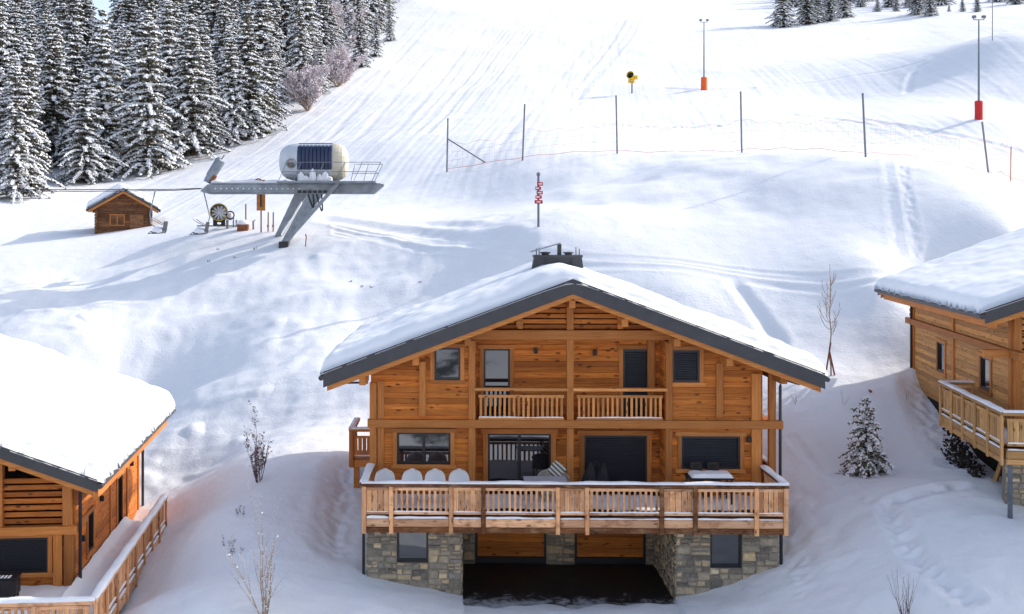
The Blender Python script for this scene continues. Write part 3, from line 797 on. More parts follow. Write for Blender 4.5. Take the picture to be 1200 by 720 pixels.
# stone base
st=MB(); YP=-1.6
px0,px1=lx(431,34.4),lx(542,34.4); qx0,qx1=lx(793,34.4),lx(912,34.4)
opL=(lx(466,34.4),lx(503,34.4),Z_(661,34.4),2.72); opR=(lx(833,34.4),lx(870,34.4),Z_(665,34.4),2.72)
stone_wall(st,px0,px1,-.4,2.82,[opL],YP)
st.build('stone_base',[M['stone'],M['mortar']],house); st=MB()
stone_wall(st,qx0,qx1,-.4,2.82,[opR],YP)
st.build('stone_base',[M['stone'],M['mortar']],house)
st=MB(); stone_wall(st,0,4.1,-.3,2.82,(),0)
st.build('stone_base',[M['stone'],M['mortar']],house,Matrix.Translation((qx0,2.5,0))@Matrix.Rotation(math.radians(-90),4,'Z'))
st=MB(); stone_wall(st,0,4.1,-.3,2.82,(),0)
st.build('stone_base',[M['stone'],M['mortar']],house,Matrix.Translation((px1,YP,0))@Matrix.Rotation(math.radians(90),4,'Z'))
st=MB(); stone_wall(st,0,9.5,-.3,3.3,(),0)
st.build('stone_base',[M['stone'],M['mortar']],house,Matrix.Translation((qx1,YP,0))@Matrix.Rotation(math.radians(90),4,'Z'))
st=MB(); stone_wall(st,0,9.5,-.3,3.3,(),0)
st.build('stone_base',[M['stone'],M['mortar']],house,Matrix.Translation((px0,YP+9.5,0))@Matrix.Rotation(math.radians(-90),4,'Z'))
q=MB(); q.box(px0+.3,px1-.31,YP+.31,2.4,-.3,2.8); q.box(qx0+.31,qx1-.3,YP+.31,2.4,-.3,2.8); q.box(px0+.3,qx1-.3,2.62,7.6,-.3,3.28); q.build('base_core',M['dark'],house)
window(house,*opL,YP+.10,trim=0,recess=.06); window(house,*opR,YP+.10,trim=0,recess=.06)
# garage back wall: boarded doors between stone pillars
yb=2.5; Yb=38.5
for a,b in ((541,555),(638,671),(754,772)):
    st=MB(); stone_wall(st,lx(a,Yb),lx(b,Yb),.3,2.82,(),yb-.18); st.build('garage_pillar',[M['stone'],M['mortar']],house)
for a,b in ((556.5,637),(672.5,752.5)):
    q=MB(); plank_rows(q,lx(a,Yb)+.04,lx(b,Yb)-.04,.62,2.82,(),.17,None,y=yb-.06); gd=q.build('garage_door',M['wall'],house)
    q=MB(); q.box(lx(a,Yb)-.03,lx(a,Yb)+.04,yb-.12,yb,.4,2.8); q.box(lx(b,Yb)-.04,lx(b,Yb)+.03,yb-.12,yb,.4,2.8); q.box(lx(a,Yb)+.04,lx(b,Yb)-.04,yb-.10,yb,.40,.61); q.build('door_frame',M['frame'],gd)
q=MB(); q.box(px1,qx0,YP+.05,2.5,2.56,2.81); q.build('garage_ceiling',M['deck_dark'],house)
# downpipes
def pipe(parent,pts,r=.05,name='downpipe',mat='anth',T=None):
    q=MB(); q.tube(pts,r,8); return q.build(name,M[mat],parent,T,smooth=True)
pipe(house,[(HL+.05,-.9,zt(HL)-.18),(7.3,-.3,zt(HL)-.38),(6.95,-.05,7.12),(6.83,0,7.05),(6.80,0,6.9),(6.80,0,3.4)])
pipe(house,[(6.42,-1.45,2.75),(6.42,-1.45,.9)],.055)
pipe(house,[(-6.55,-1.5,2.8),(-6.55,-1.5,.7)],.045)
pipe(house,[(-HL-.02,-.6,zt(HL)-.2),(-7.2,-.2,7.0),(-6.55,0,6.98)],.035)
# chimney
ch=MB(); cy=5.2
ch.add([(-1.16,cy-.5,9.8),(1.05,cy-.5,9.8),(1.05,cy+.5,9.9),(-1.0,cy+.5,9.9),(-.84,cy-.38,10.93),(.90,cy-.38,10.93),(.90,cy+.38,10.93),(-.84,cy+.38,10.93)],[(0,1,5,4),(1,2,6,5),(2,3,7,6),(3,0,4,7)])
ch.box(-.87,.93,cy-.41,cy+.41,10.93,11.02)
for x in (-.45,.03,.5): ch.box(x-.008,x+.008,cy-.46,cy-.40,10.3,10.9)
chm=ch.build('chimney',M['anth'],house)
q=MB(); q.box(.03,.17,cy-.12,cy+.12,11.02,11.42); q.build('flue',M['anth'],chm)
q=MB()
for x in (-.42,.44): q.lathe([(.14,0),(.14,.05),(.2,.06),(.2,.10),(.05,.12)],14,Matrix.Translation((x,cy,11.02)))
q.build('vent_cap',M['anth'],chm)
q=MB(); q.bar((-.98,cy-.1,11.14),(.12,cy-.1,11.455),.7,.035); q.build('cover_plate',M['galv'],chm)
for x,h in ((-.76,.24),(-.66,.27),(.70,.30),(.82,.24)): q=MB(); q.tube([(x,cy-.2,11.02),(x,cy-.2,11.02+h)],.018,5); q.build('chimney_stay',M['anth'],chm)
# driveway below the deck
dr=MB(); nxd,nyd=90,60; Xs=np.linspace(4.05-3.5,4.05+3.3,nxd); Ys=np.linspace(32.2,38.55,nyd); Xg,Yg=np.meshgrid(Xs,Ys,indexing='ij')
Zg=.40+.015*pnoise(Xg/.7,Yg/.7)-.30*sstep(33.7,32.3,Yg+.7*pnoise(Xg/.9,Yg/.9)+.3*pnoise(Xg/.3,Yg/.3))
dr.add(list(zip(Xg.ravel(),Yg.ravel(),Zg.ravel())),[(i*nyd+j,(i+1)*nyd+j,(i+1)*nyd+j+1,i*nyd+j+1) for i in range(nxd-1) for j in range(nyd-1)],0,.5)
o=dr.build('driveway',M['asphalt'],smooth=True); o['kind']='structure'
sp=MB()
for i in range(26):
    x=random.uniform(.9,7.0); y=33.7-abs(random.gauss(0,.75))+random.uniform(-.3,.5); r=random.uniform(.03,.14)*(1.0 if y<34.6 else .5)
    k=9; vs=[(x,y,.40+.05*r/.3)]; 
    for j in range(k):
        a=2*math.pi*j/k; rr=r*random.uniform(.55,1.3); vs.append((x+rr*math.cos(a)*1.7,y+rr*math.sin(a),.365))
    sp.add(vs,[(0,1+j,1+(j+1)%k) for j in range(k)],0,.5)
o=sp.build('snow_patches',M['snow'],smooth=True); o['kind']='stuff'; tag(o,'thin scattered snow patches on the dark driveway under the deck','snow')

# ------------------------------------------------------------------ deck furniture
cA,sA=math.cos(A),math.sin(A)
def wl(x,y,z): return (4.05+x*cA-y*sA,36+x*sA+y*cA,z)
def shell_chair():
    root=empty('shell_chair')
    mb=MB(); nu,nv=24,16; vs=[]
    for i in range(nu):
        t=i/(nu-1)                       # 0 seat front .. 1 top of back
        if t<.45: yy=-.24+t/.45*.40; zz=.44-.05*math.sin(t/.45*math.pi)
        else:
            k=(t-.45)/.55; yy=.16+.10*k+.02*math.sin(k*3); zz=.44+.52*k
        hw=.23+.05*math.sin(min(1,t/.6)*math.pi*.5)
        if t>.55: hw*=max(.04,1-((t-.55)/.45)**3.2)**.42
        for j in range(nv):
            s=j/(nv-1)*2-1
            c=.10*s*s
            vs.append((s*hw*1.05,yy-(c if t>.45 else 0)*1.0,zz+(c*.9 if t<=.55 else 0)))
    nn=len(vs); vs2=[(x,y+.02,z-.014) for x,y,z in vs]
    fs=[(i*nv+j,i*nv+j+1,(i+1)*nv+j+1,(i+1)*nv+j) for i in range(nu-1) for j in range(nv-1)]
    mb.add(vs+vs2,fs+[tuple(nn+q for q in f[::-1]) for f in fs],0,.5)
    mb.build('seat_shell',M['white'],root,smooth=True)
    for sx in(-1,1):
        for sy in(-1,1):
            l=MB(); l.tube([(sx*.11,sy*.1,.41),(sx*.22,sy*.21,0)],[.016,.011],8); l.build('leg',M['tan_v'],root)
    q=MB(); k=10; vs=[]
    for r,z in ((.24,.46),(.23,.53),(.16,.575),(.02,.59)):
        for j in range(k): a=2*math.pi*j/k; vs.append((r*math.cos(a)*.9,-.04+r*math.sin(a)*.8,z+random.uniform(-.006,.006)))
    q.add(vs,[(i*k+j,i*k+(j+1)%k,(i+1)*k+(j+1)%k,(i+1)*k+j) for i in range(3) for j in range(k)]+[tuple(3*k+j for j in range(k))],0,.5)
    q.build('seat_snow',M['snow'],root,smooth=True)
    return root
def copy_tree(o,parent=None):
    c=o.copy(); COL.objects.link(c); 
    if parent is not None: c.parent=parent
    for ch_ in list(o.children): copy_tree(ch_,c)
    return c
sc0=shell_chair()
for i,(u,lab) in enumerate(((451,'white shell chair nearest the snowy corner post of the deck'),(484,'white shell chair on the deck beneath the middle of the twin-pane window'),(511,'white shell chair under the window edge, between two like it'),(539,'white shell chair on deck nearest the sliding glass door'))):
    o=sc0 if i==0 else copy_tree(sc0)
    o.location=wl(lx(u,34.5),-1.5,ZD+.10); o.rotation_euler=(0,0,A+random.uniform(-.12,.12)); o.scale=(1.12,1.12,1.10)
    tag(o,lab,'chair','white shell chairs lined up on the deck')
# slatted table
t=empty('deck_table',wl(lx(640,34.5),-1.45,ZD+.08),A,'grey slatted deck table in front of the sliding glass door','table')
q=MB()
for i in range(8): q.box(-.66,.66,-.42+i*.105,-.42+i*.105+.095,.78,.81)
q.build('table_top',M['grey_t'],t)
for sx in(-1,1):
    for sy in(-1,1):
        l=MB(); l.cbox(sx*.6-.03,sx*.6+.03,sy*.36-.03,sy*.36+.03,0,.78,.006); l.build('leg',M['grey_t'],t)
# lounge chair with wicker back
c=empty('lounge_chair',wl(lx(652,35),-.75,ZD+.05),A+.2,'beige wicker lounge chair behind the grey deck table','chair')
q=MB(); vs=[];nu,nv=9,17
for i in range(nu):
    k=i/(nu-1)
    for j in range(nv):
        a=math.pi*(j/(nv-1)); vs.append((-.52*math.cos(a)*(1-.03*k),.10+.36*math.sin(a)+.06*k,.36+(.30+.22*math.sin(a))*k))
q.add(vs,[(i*nv+j,i*nv+j+1,(i+1)*nv+j+1,(i+1)*nv+j) for i in range(nu-1) for j in range(nv-1)],0,.5); b_=q.build('backrest',M['wicker'],c,smooth=True)
q=MB(); q.tube([vs[(nu-1)*nv+j] for j in range(nv)],.028,8); q.build('rim',M['wicker'],b_,smooth=True)
q=MB(); q.cbox(-.5,.5,-.42,.36,.30,.42,.03); q.build('seat',M['wicker'],c)
for sx in(-1,1):
    for sy in(-1,1):
        l=MB(); l.tube([(sx*.42,sy*.32,.31),(sx*.45,sy*.36,0)],.022,8); l.build('leg',M['wicker'],c)
q=MB(); q.lathe([(.02,-.07),(.2,-.06),(.27,-.02),(.27,.02),(.2,.06),(.02,.07)],4,Matrix.Rotation(math.radians(75),4,'X')@Matrix.Rotation(math.radians(8),4,'Z'))
cu=q.build('striped_cushion',M['stripe'],None); cu.location=wl(lx(651.5,35)+.08,-.62,ZD+1.0); cu.rotation_euler=(0,0,A); cu.scale=(1.25,1,1.15); tag(cu,'grey cushion with black stripes propped on the wicker lounge chair','cushion')
# black sling chair in front of the shutter
c=empty('sling_chair',wl(lx(699,35.6),-.15,ZD+.02),A,'black folded sling chair in front of the wide dark shutter','chair')
q=MB(); prof=[]
for i in range(9):
    k=i/8; prof.append((.30*(1-k)**.6+.10*k,.25+.72*k))
for sx,hh,w_ in((-.20,.98,.30),(.22,.96,.26)):
    vs=[];nv=9
    for i in range(9):
        k=i/8; hw=w_*(1-k**2.2*.75)
        for j in range(nv):
            s=j/(nv-1)*2-1; vs.append((sx+s*hw+.06*k,.10+.10*s*s-.1*k+ .02*math.sin(7*s),.18+hh*k*(1-.10*s*s)-.05*abs(s)))
    q.add(vs,[(i*nv+j,i*nv+j+1,(i+1)*nv+j+1,(i+1)*nv+j) for i in range(8) for j in range(nv-1)],0,.3)
q.build('sling',M['black'],c,smooth=True)
for p0,p1 in(((-.45,-.25,0),(.05,.25,1.12)),((.52,-.25,0),(.12,.25,1.1)),((-.4,.3,0),(.2,-.1,.5)),((.45,.3,0),(-.1,-.1,.5))):
    l=MB(); l.tube([p0,p1],.018,8); l.build('leg',M['black'],c)
# snowy table by the shuttered window
t=empty('side_table',wl(lx(832,34.9),-.95,ZD+.06),A,'dark table carrying a slab of snow below the shuttered window','table')
q=MB(); q.cbox(-.72,.72,-.38,.38,.80,.85,.01); q.build('table_top',M['black'],t)
for sx in(-1,1):
    for sy in(-1,1):
        l=MB(); l.cbox(sx*.64-.025,sx*.64+.025,sy*.32-.025,sy*.32+.025,0,.8,.006); l.build('leg',M['black'],t)
q=MB(); n1,n2=26,16; X1=np.linspace(-.6,.7,n1);Y1=np.linspace(-.36,.36,n2);Xg,Yg=np.meshgrid(X1,Y1,indexing='ij')
dd=np.minimum(np.minimum(Xg+.6,.7-Xg),np.minimum(Yg+.36,.36-Yg)); Zg=.852+.11*np.sqrt(np.clip(1-(1-np.clip(dd/.13,0,1))**2,0,1))*(1+.2*pnoise(Xg/.3,Yg/.3))
q.add(list(zip(Xg.ravel(),Yg.ravel(),Zg.ravel())),[(i*n2+j,(i+1)*n2+j,(i+1)*n2+j+1,i*n2+j+1) for i in range(n1-1) for j in range(n2-1)],0,.5); q.build('snow_slab',M['snow'],t,smooth=True)
for i,u in enumerate((818,838)):
    c=empty('bar_stool',wl(lx(u,35.4),-.42,ZD+.04),A,('dark stool between the snowy table and the wall, nearer the beam post','dark stool behind the snowy table, beside another dark stool')[i],'stool','dark stools behind the snowy table')
    q=MB(); q.cbox(-.19,.19,-.17,.17,.62,.68,.015); q.build('seat',M['black'],c)
    q=MB(); q.cbox(-.19,.19,.13,.17,.70,1.16,.012); q.build('backrest',M['dark_brown'],c)
    for sx in(-1,1):
        for sy in(-1,1):
            l=MB(); l.cbox(sx*.16-.015,sx*.16+.015,sy*.14-.015,sy*.14+.015,0,.62,.004); l.build('leg',M['black'],c)

# ------------------------------------------------------------------ chalet with the broad white roof
hl=empty('chalet',(ML_O[0],ML_O[1],0),ML_A,'wooden chalet under a thick unbroken white roof, its narrow side terrace fenced','chalet')
ZRl=4.50+.375*7.55
rl,ztl=gable_roof(hl,-6.5,7.45,7.45,ZRl,.375,-1.25,12.5,barge=.30,snow_t=.60,seed=11.7,edge_snow=(.30,.5),over=.12)
TS=Matrix.Rotation(math.radians(90),4,'Z')       # x' runs back along the side wall, -y' faces out (+x)
q=MB(); q.prism([(-13,-.4),(-.06,-.4),(-.06,ztl(-.06)-.3),(-6.5,ztl(-6.5)-.3),(-13,ztl(-13)-.3)],1.3,10.15); q.box(-13,-.06,.06,1.29,-.4,2.7); q.build('inner_wall',M['dark'],hl)
w=MB(); fw_=(-2.35,-.80,1.55,2.62); plank_rows(w,-9,-.02,.4,2.72,[fw_],.185); w.build('wall',M['wall'],hl)
w=MB(); sw=(1.55,2.35,1.62,2.85); sd=(6.1,6.95,1.06,3.0)
plank_rows(w,.05,10.2,.3,4.1,[sw,sd],.185); w.build('wall',M['wall'],hl,TS)
window(hl,*fw_,0,kind='shutter'); window(hl,*sw,0,T=TS,trim=.12); window(hl,*sd,0,T=TS,trim=.13,sill=False)
for x0,x1,z1 in((-.30,-.02,3.9),(-.62,-.36,3.05)): post(hl,x0,x1,-.14,.12,.6,2.72)
post(hl,-.34,-.06,-.16,.10,2.98,4.2); post(hl,-2.35,-2.1,-.16,.10,2.98,4.9); post(hl,-4.6,-4.35,-.16,.1,2.98,5.7)
q=MB(); q.cbox(-9,.06,-.20,.10,2.72,2.98,.012); q.build('beam',M['beam_h'],hl)
q=MB(); q.cbox(-.24,.06,.1,1.4,2.72,2.98,.012); q.build('beam',M['beam_h'],hl)
q=MB(); plank_rows(q,-2.1,-.34,3.02,4.45,(),.20,lambda z:(-20,1.05-(z-(ztl(1.05)-.45))/.375),y=-.06,gap=.055,thick=.05); plank_rows(q,-4.35,-2.35,3.02,5.2,(),.20,lambda z:(-20,1.05-(z-(ztl(1.05)-.45))/.375),y=-.06,gap=.055); q.build('slat_screen',M['wall'],hl)
q=MB(); plank_rows(q,.14,1.1,3.02,4.0,(),.20,None,y=.06,gap=.055); q.build('slat_screen',M['wall'],hl,TS)
for a,z0 in ((4.85,.6),(7.75,.6),(9.95,.6)): post(hl,a,a+.2,-.05,.05,z0,4.1,TS,mat='beam_v')
for x in (-6.5,-4.9,-3.3,-1.55): 
    q=MB(); zz=ztl(x)-.36; q.cbox(x-.1,x+.1,-1.1,.1,zz-.24,zz,.012); q.build('purlin',M['beam_h'],hl)
q=MB(); q.cbox(.72,.92,-1.0,11.4,ztl(.82)-.58,ztl(.82)-.34,.012); q.build('purlin',M['beam_h'],hl)
wall_lamp(hl,3.4,2.95,0,TS); wall_lamp(hl,.75,2.35,0,TS); wall_lamp(hl,8.5,3.05,0,TS)
pipe(hl,[(.14,.06,4.15),(.14,.06,1.0)],.055); pipe(hl,[(.95,10.9,4.3),(.2,10.35,4.0),(.14,10.3,3.8),(.14,10.3,1.0)],.055)
ZL=1.03
q=MB(); q.box(-12,1.46,-4.2,-.05,ZL-.3,ZL); q.box(.06,1.46,-.05,7.3,ZL-.3,ZL); q.build('deck_floor',M['deck_dark'],hl)
sn=MB()
def sheet(mb,x0,x1,y0,y1,z,nx,ny,f):
    X1=np.linspace(x0,x1,nx);Y1=np.linspace(y0,y1,ny);Xg,Yg=np.meshgrid(X1,Y1,indexing='ij'); Zg=z+f(Xg,Yg)
    mb.add(list(zip(Xg.ravel(),Yg.ravel(),Zg.ravel())),[(i*ny+j,(i+1)*ny+j,(i+1)*ny+j+1,i*ny+j+1) for i in range(nx-1) for j in range(ny-1)],0,.5)
sheet(sn,.05,1.42,-4.1,7.25,ZL,22,110,lambda x,y:.16+.07*pnoise(x/.7+4,y/.9)+.03*pnoise(x/.2,y/.25)+.18*sstep(.35,.05,x))
sheet(sn,-9,.06,-4.1,-.06,ZL,90,40,lambda x,y:.15+.06*pnoise(x/.7+4,y/.9)+.02*pnoise(x/.2,y/.25))
sn.build('deck_snow',M['snow'],hl,smooth=True)
dn=lambda n:[(i/n,(i+1)/n,'dense') for i in range(n)]
railing(hl,(1.46,-4.15),(1.46,7.3),ZL,[(a,b,'open' if i%2 else 'dense') for i,(a,b,k) in enumerate(dn(8))],'plain',mats=('deck_v','deck_h','deck_h'),snow=.10)   # outward is +x
railing(hl,(-9.0,-4.2),(1.46,-4.2),ZL,[(a,b,'open' if i%2 else 'dense') for i,(a,b,k) in enumerate(dn(7))],'plain',mats=('deck_v','deck_h','deck_h'),snow=.10,end_posts=(1,0))
g=empty('grill_cart',(ML_O[0]-1.80,ML_O[1]-1.35,ZL+.05),ML_A,'black covered grill cart with snow stripes beside the dark shuttered window','grill')
g.scale=(.92,.92,.78)
q=MB(); q.cbox(-.62,.62,-.28,.28,.28,.92,.03); q.build('body',M['black'],g)
q=MB(); q.cbox(-.66,.66,-.31,.31,.92,.98,.02); q.build('lid',M['black'],g)
q=MB()
for i in range(9): q.cbox(-.55+i*.115,-.55+i*.115+.07,-.30,-.02,.98,1.0,.006)
q.build('snow_stripe',M['snow'],g)
for sx in(-1,1):
    for sy in(-1,1):
        l=MB(); l.cbox(sx*.55-.03,sx*.55+.03,sy*.22-.03,sy*.22+.03,0,.28,.006); l.build('leg',M['black'],g)

# ------------------------------------------------------------------ chalet seen from its long side
hr=empty('chalet',(MR_O[0],MR_O[1],0),MR_A,'honey-coloured chalet seen along its windowed side, cut off by the frame edge','chalet')
ZRr=9.42+.375*7.5
rr,ztr=gable_roof(hr,6.3,7.5,7.5,ZRr,.375,-1.25,13.5,barge=.34,snow_t=.36,seed=23.1,over=.12)
TQ=Matrix.Rotation(math.radians(-90),4,'Z')      # x'=-y, faces out (-x)
q=MB(); q.prism([(.06,3.9),(12.6,3.9),(12.6,ztr(12.6)-.3),(6.3,ztr(6.3)-.3),(.06,ztr(.06)-.3)],1.6,12.25); q.box(.06,12.5,.06,1.59,3.9,7.9); q.build('inner_wall',M['dark'],hr)
w=MB(); r1=(-8.55,-7.55,6.44,7.58); r2=(-3.2,-2.15,6.52,7.62)
plank_rows(w,-12.3,-.02,5.2,9.2,[r1,r2],.185); w.build('wall',M['wall_tan'],hr,TQ)
w=MB(); plank_rows(w,.02,12.5,5.2,7.95,(),.185); w.build('wall',M['wall_tan'],hr)
window(hr,*r1,0,T=TQ); window(hr,*r2,0,T=TQ)
q=MB(); q.cbox(-13.1,1.0,-.16,.10,7.93,8.18,.012); q.build('beam',M['beam_h'],hr,TQ)
q=MB(); q.cbox(-.9,12.4,-.16,.10,7.95,8.17,.012); q.build('beam',M['beam_h'],hr)
for a,b in((-12.3,-12.08),(-6.5,-6.28),(-.24,-.02)): post(hr,a,b,-.07,.06,5.2,9.1,TQ)
for a,b in((.0,.24),(.9,1.15),(3.2,3.4)): post(hr,a,b,-.12,.08,5.2,9.3)
gl=lambda z:(max(-20,6.3-(ZRr-.36-z)/.375),min(20,6.3+(ZRr-.36-z)/.375))
q=MB(); plank_rows(q,.26,3.2,8.2,10.5,(),.19,gl,y=-.04,gap=.05); q.build('slat_screen',M['wall_tan'],hr)
q=MB(); plank_rows(q,3.4,12.5,8.18,11.8,(),.19,gl,y=.0); q.build('gable_boarding',M['wall_tan'],hr)
q=MB(); plank_rows(q,-12.95,-12.35,8.2,9.0,(),.19,None,y=-.02,gap=.06); q.build('slat_screen',M['wall_tan'],hr,TQ)
q=MB(); q.cbox(-1.0,-.8,-1.1,13.3,ztr(-.9)-.60,ztr(-.9)-.36,.012); q.build('purlin',M['beam_h'],hr)
for a in np.arange(-13.0,1.0,.62):
    q=MB(); q.cbox(a,a+.10,-1.05,.0,ztr(-.55)-.40,ztr(-.55)-.28,.01); q.build('rafter_end',M['beam_h'],hr,TQ)
ZF=5.50
q=MB(); q.box(-1.0,0,-2.4,4.1,ZF-.3,ZF); q.box(0,11,-2.4,-.02,ZF-.3,ZF); q.build('deck_floor',M['deck_dark'],hr)
sn=MB(); sheet(sn,-.95,-.03,-2.35,4.05,ZF,14,50,lambda x,y:.12+.06*pnoise(x/.6,y/.8)); sheet(sn,-.03,11,-2.35,-.06,ZF,80,20,lambda x,y:.12+.06*pnoise(x/.6,y/.8)); sn.build('deck_snow',M['snow'],hr,smooth=True)
railing(hr,(-1.0,4.1),(-1.0,-2.4),ZF,dn(5),'plain',top=1.08,mats=('tan_v','tan_h','tan_h'))
railing(hr,(-1.0,-2.4),(11,-2.4),ZF,dn(8),'plain',top=1.08,mats=('tan_v','tan_h','tan_h'),end_posts=(0,1))
railing(hr,(0,4.1),(-1.0,4.1),ZF,dn(1),'plain',top=1.08,mats=('tan_v','tan_h','tan_h'),end_posts=(0,0))
st=MB(); stone_wall(st,-8,.9,2.0,5.2,[(-1.7,-.55,3.0,5.0)],0); st.build('stone_base',[M['stone'],M['mortar']],hr,TQ@Matrix.Translation((0,.12,0)))
st=MB(); stone_wall(st,-.6,9,2.2,5.2,(),-1.2); st.build('stone_base',[M['stone'],M['mortar']],hr)
q=MB(); q.box(.45,9,-.88,1.5,2.6,5.15); q.build('base_core',M['dark'],hr)
q=MB(); q.bar((-.45,.55,3.6),(-.1,.2,5.1),.12,.12); q.build('brace',M['tan_v'],hr)
pipe(hr,[(-.75,-2.1,5.2),(-.75,-2.1,3.2)],.075,mat='galv')
pipe(hr,[(-.12,12.2,9.0),(-.12,12.2,5.2)],.05)
q=MB(); q.cbox(-2.3,-.2,11.3,11.45,5.25,5.5,.01); q.cbox(-2.3,-2.2,9.8,11.3,5.25,5.42,.01); q.build('planter_edge',M['rust'],hr)
b=MB()  # loose dark shards, no plant: they stand in for a patch of bare earth
for i in range(1700):
    y=random.uniform(.8,4.6); z=random.uniform(3.2,3.9+.25*y); x=-.55+random.uniform(-.35,.1)
    r=random.uniform(.04,.10); k=[(x+random.uniform(-r,r),y+random.uniform(-r,r),z+random.uniform(-r,r)) for _ in range(4)]
    b.add(k,[(0,1,2),(0,2,3),(0,1,3)],0)
qx=b.build('earth_patch',M['dark_brown'],None); qx.location=(MR_O[0],MR_O[1],0); qx.rotation_euler=(0,0,MR_A); tag(qx,'dark shards standing in for the bare earth patch under the raised terrace','bush')
pl=MB(); pl.tube([(0,0,0),(.03,0,.12),(0,.02,.26)],[.09,.11,.03],8); pl.tube([(.08,0,.05),(.14,.02,.2)],[.05,.02],6)
o=pl.build('terracotta_ornament',M['boardor'],None,smooth=True); o.location=Vector((MR_O[0],MR_O[1],0))+Matrix.Rotation(MR_A,3,'Z')@Vector((-1.0,1.6,6.25)); tag(o,'small ochre ornament sitting on the terrace beside the house wall','ornament')
#@@PART2
# ------------------------------------------------------------------ small hut
Yh=84.0
hb=P(145,281,Yh); gz=ground(hb.x,hb.y)
hut=empty('hut',(hb.x,hb.y,0),math.radians(14),'small weathered log hut with snow roof by the chairlift','hut')
z0h=min(gz,hb.z); zb=hb.z; hut.scale.z=1.16; hut.location.z=-zb*.16
q=MB(); plank_rows(q,-2.0,2.0,z0h-.6,zb+3.1,[(-.95,.0,zb+.95,zb+1.6)],.2,lambda z:(-(zb+3.16-z)/.5,(zb+3.16-z)/.5),thick=.08,ch=.03); 
wl_=q.build('wall',M['old'],hut)
q=MB(); q.prism([(-1.98,z0h-.6),(1.98,z0h-.6),(1.98,zb+2.0),(0,zb+2.95),(-1.98,zb+2.0)],.09,3.6); q.build('side_wall',M['old'],hut)
for sx in(-1,1):
    q=MB()
    for i in range(12): q.cbox(sx*2.0-.11,sx*2.0+.11,-.2,.1,zb-.3+i*.2,zb-.11+i*.2,.03)
    q.build('corner_log',M['old'],hut)
q=MB(); q.box(.45,1.45,-.05,.0,zb-.2,zb+1.65); q.build('door',M['old'],hut)
q=MB()
for i in range(6): q.box(.5+i*.12,.56+i*.12,-.09,-.051,zb+.22,zb+.34)
q.build('door_snow_bar',M['snow'],hut)
q=MB(); q.box(-1.02,.07,-.05,.03,zb+.90,zb+.96); q.box(-1.02,.07,-.05,.03,zb+1.59,zb+1.65); q.box(-.51,-.44,-.05,.03,zb+.96,zb+1.59); q.box(-1.02,-.95,-.05,.03,zb+.96,zb+1.59); q.box(0,.07,-.05,.03,zb+.96,zb+1.59)
wn=q.build('window',M['boardor'],hut); q=MB(); plank_rows(q,-.95,0,zb+.96,zb+1.59,(),.11,None,y=.01,thick=.03); q.build('shutter',M['old'],wn)
_rf,zth=gable_roof(hut,0,2.55,2.55,zb+3.3,.5,-.75,4.1,barge=.14,snow_t=.46,seed=41,thick=.10,edge_snow=(.2,.2))

# ------------------------------------------------------------------ chairlift station
YL=72.0
def LP(u,v,dy=0): p=P(u,v,YL); return (p.x,p.y+dy,p.z)
base=P(335,283,YL)
lift=empty('chairlift_station',(0,0,0),0,'grey steel chairlift station with white rounded cab, navy shutter and slanting legs','chairlift station')
zt1,zb1=Z_(216.5,YL),Z_(226.5,YL)
q=MB(); xa,xb,xc=X_(236,YL),X_(245,YL),X_(450,YL)
q.prism([(xa,zb1+.12),(xa+.25,zb1),(X_(440,YL),zb1-.02),(xc,zt1-.1),(xc,zt1+.02),(xb,zt1),],-.42+YL,.42+YL); 
bm_=q.build('girder',M['galv'],lift)
q=MB(); q.box(xb+.1,xc-.2,YL-.50,YL+.50,zt1+.02,zt1+.07); q.box(xb,xc-.6,YL-.50,YL+.50,zb1-.07,zb1-.025); q.build('flange',M['galv'],bm_)
q=MB()
for i in range(16):
    x=xb+.5+i*.36; q.lathe([(.045,0),(.045,.03)],8,Matrix.Translation((x,YL-.42,zt1-.28))@Matrix.Rotation(math.radians(90),4,'X'))
q.build('bolt',M['white'],bm_)
snow_ridge((xb+.2,YL,zt1+.07),(X_(336,YL),YL,zt1+.07),.85,.24,3).build('beam_snow',M['snow'],lift,smooth=True)
# legs: two broad box legs and one slim strut
def boxleg(name,p0,p1,w0,w1,d):
    q=MB(); p0=Vector(p0);p1=Vector(p1); vs=[]
    for p,w in((p0,w0),(p1,w1)):
        for a,b in((-1,-1),(1,-1),(1,1),(-1,1)): vs.append((p.x+a*w/2,p.y+b*d/2,p.z))
    q.add(vs,[(0,1,2,3),(7,6,5,4),(0,4,5,1),(1,5,6,2),(2,6,7,3),(3,7,4,0)],0,random.random()); return q.build(name,M['galv'],lift)
boxleg('leg',LP(322,281,1.0),LP(352,227,.6),.44,.85,.5)
l2=boxleg('leg',LP(336,283,-.4),LP(371,227,-.2),.5,1.0,.55)
q=MB(); q.bar(LP(338,283,-.9),LP(400,213,-.9),.22,.22,up=(0,1,0)); q.build('strut',M['galv'],lift)
q=MB(); q.cbox(LP(330,283)[0],LP(341,283)[0],YL-1.3,YL+1.3,Z_(285.5,YL)-.5,Z_(283,YL),.03); q.build('foot_plate',M['frame'],lift)
snow_ridge(LP(329,276,.3),LP(353,238,.3),.42,.16,2).build('leg_snow',M['snow'],lift,smooth=True)
q=MB(); 
for i in range(7): q.box(LP(350+i*6,0)[0],LP(350+i*6+4,0)[0],YL-.55,YL-.43,zb1-.02,zb1+.16)
q.build('bracket',M['frame'],lift)
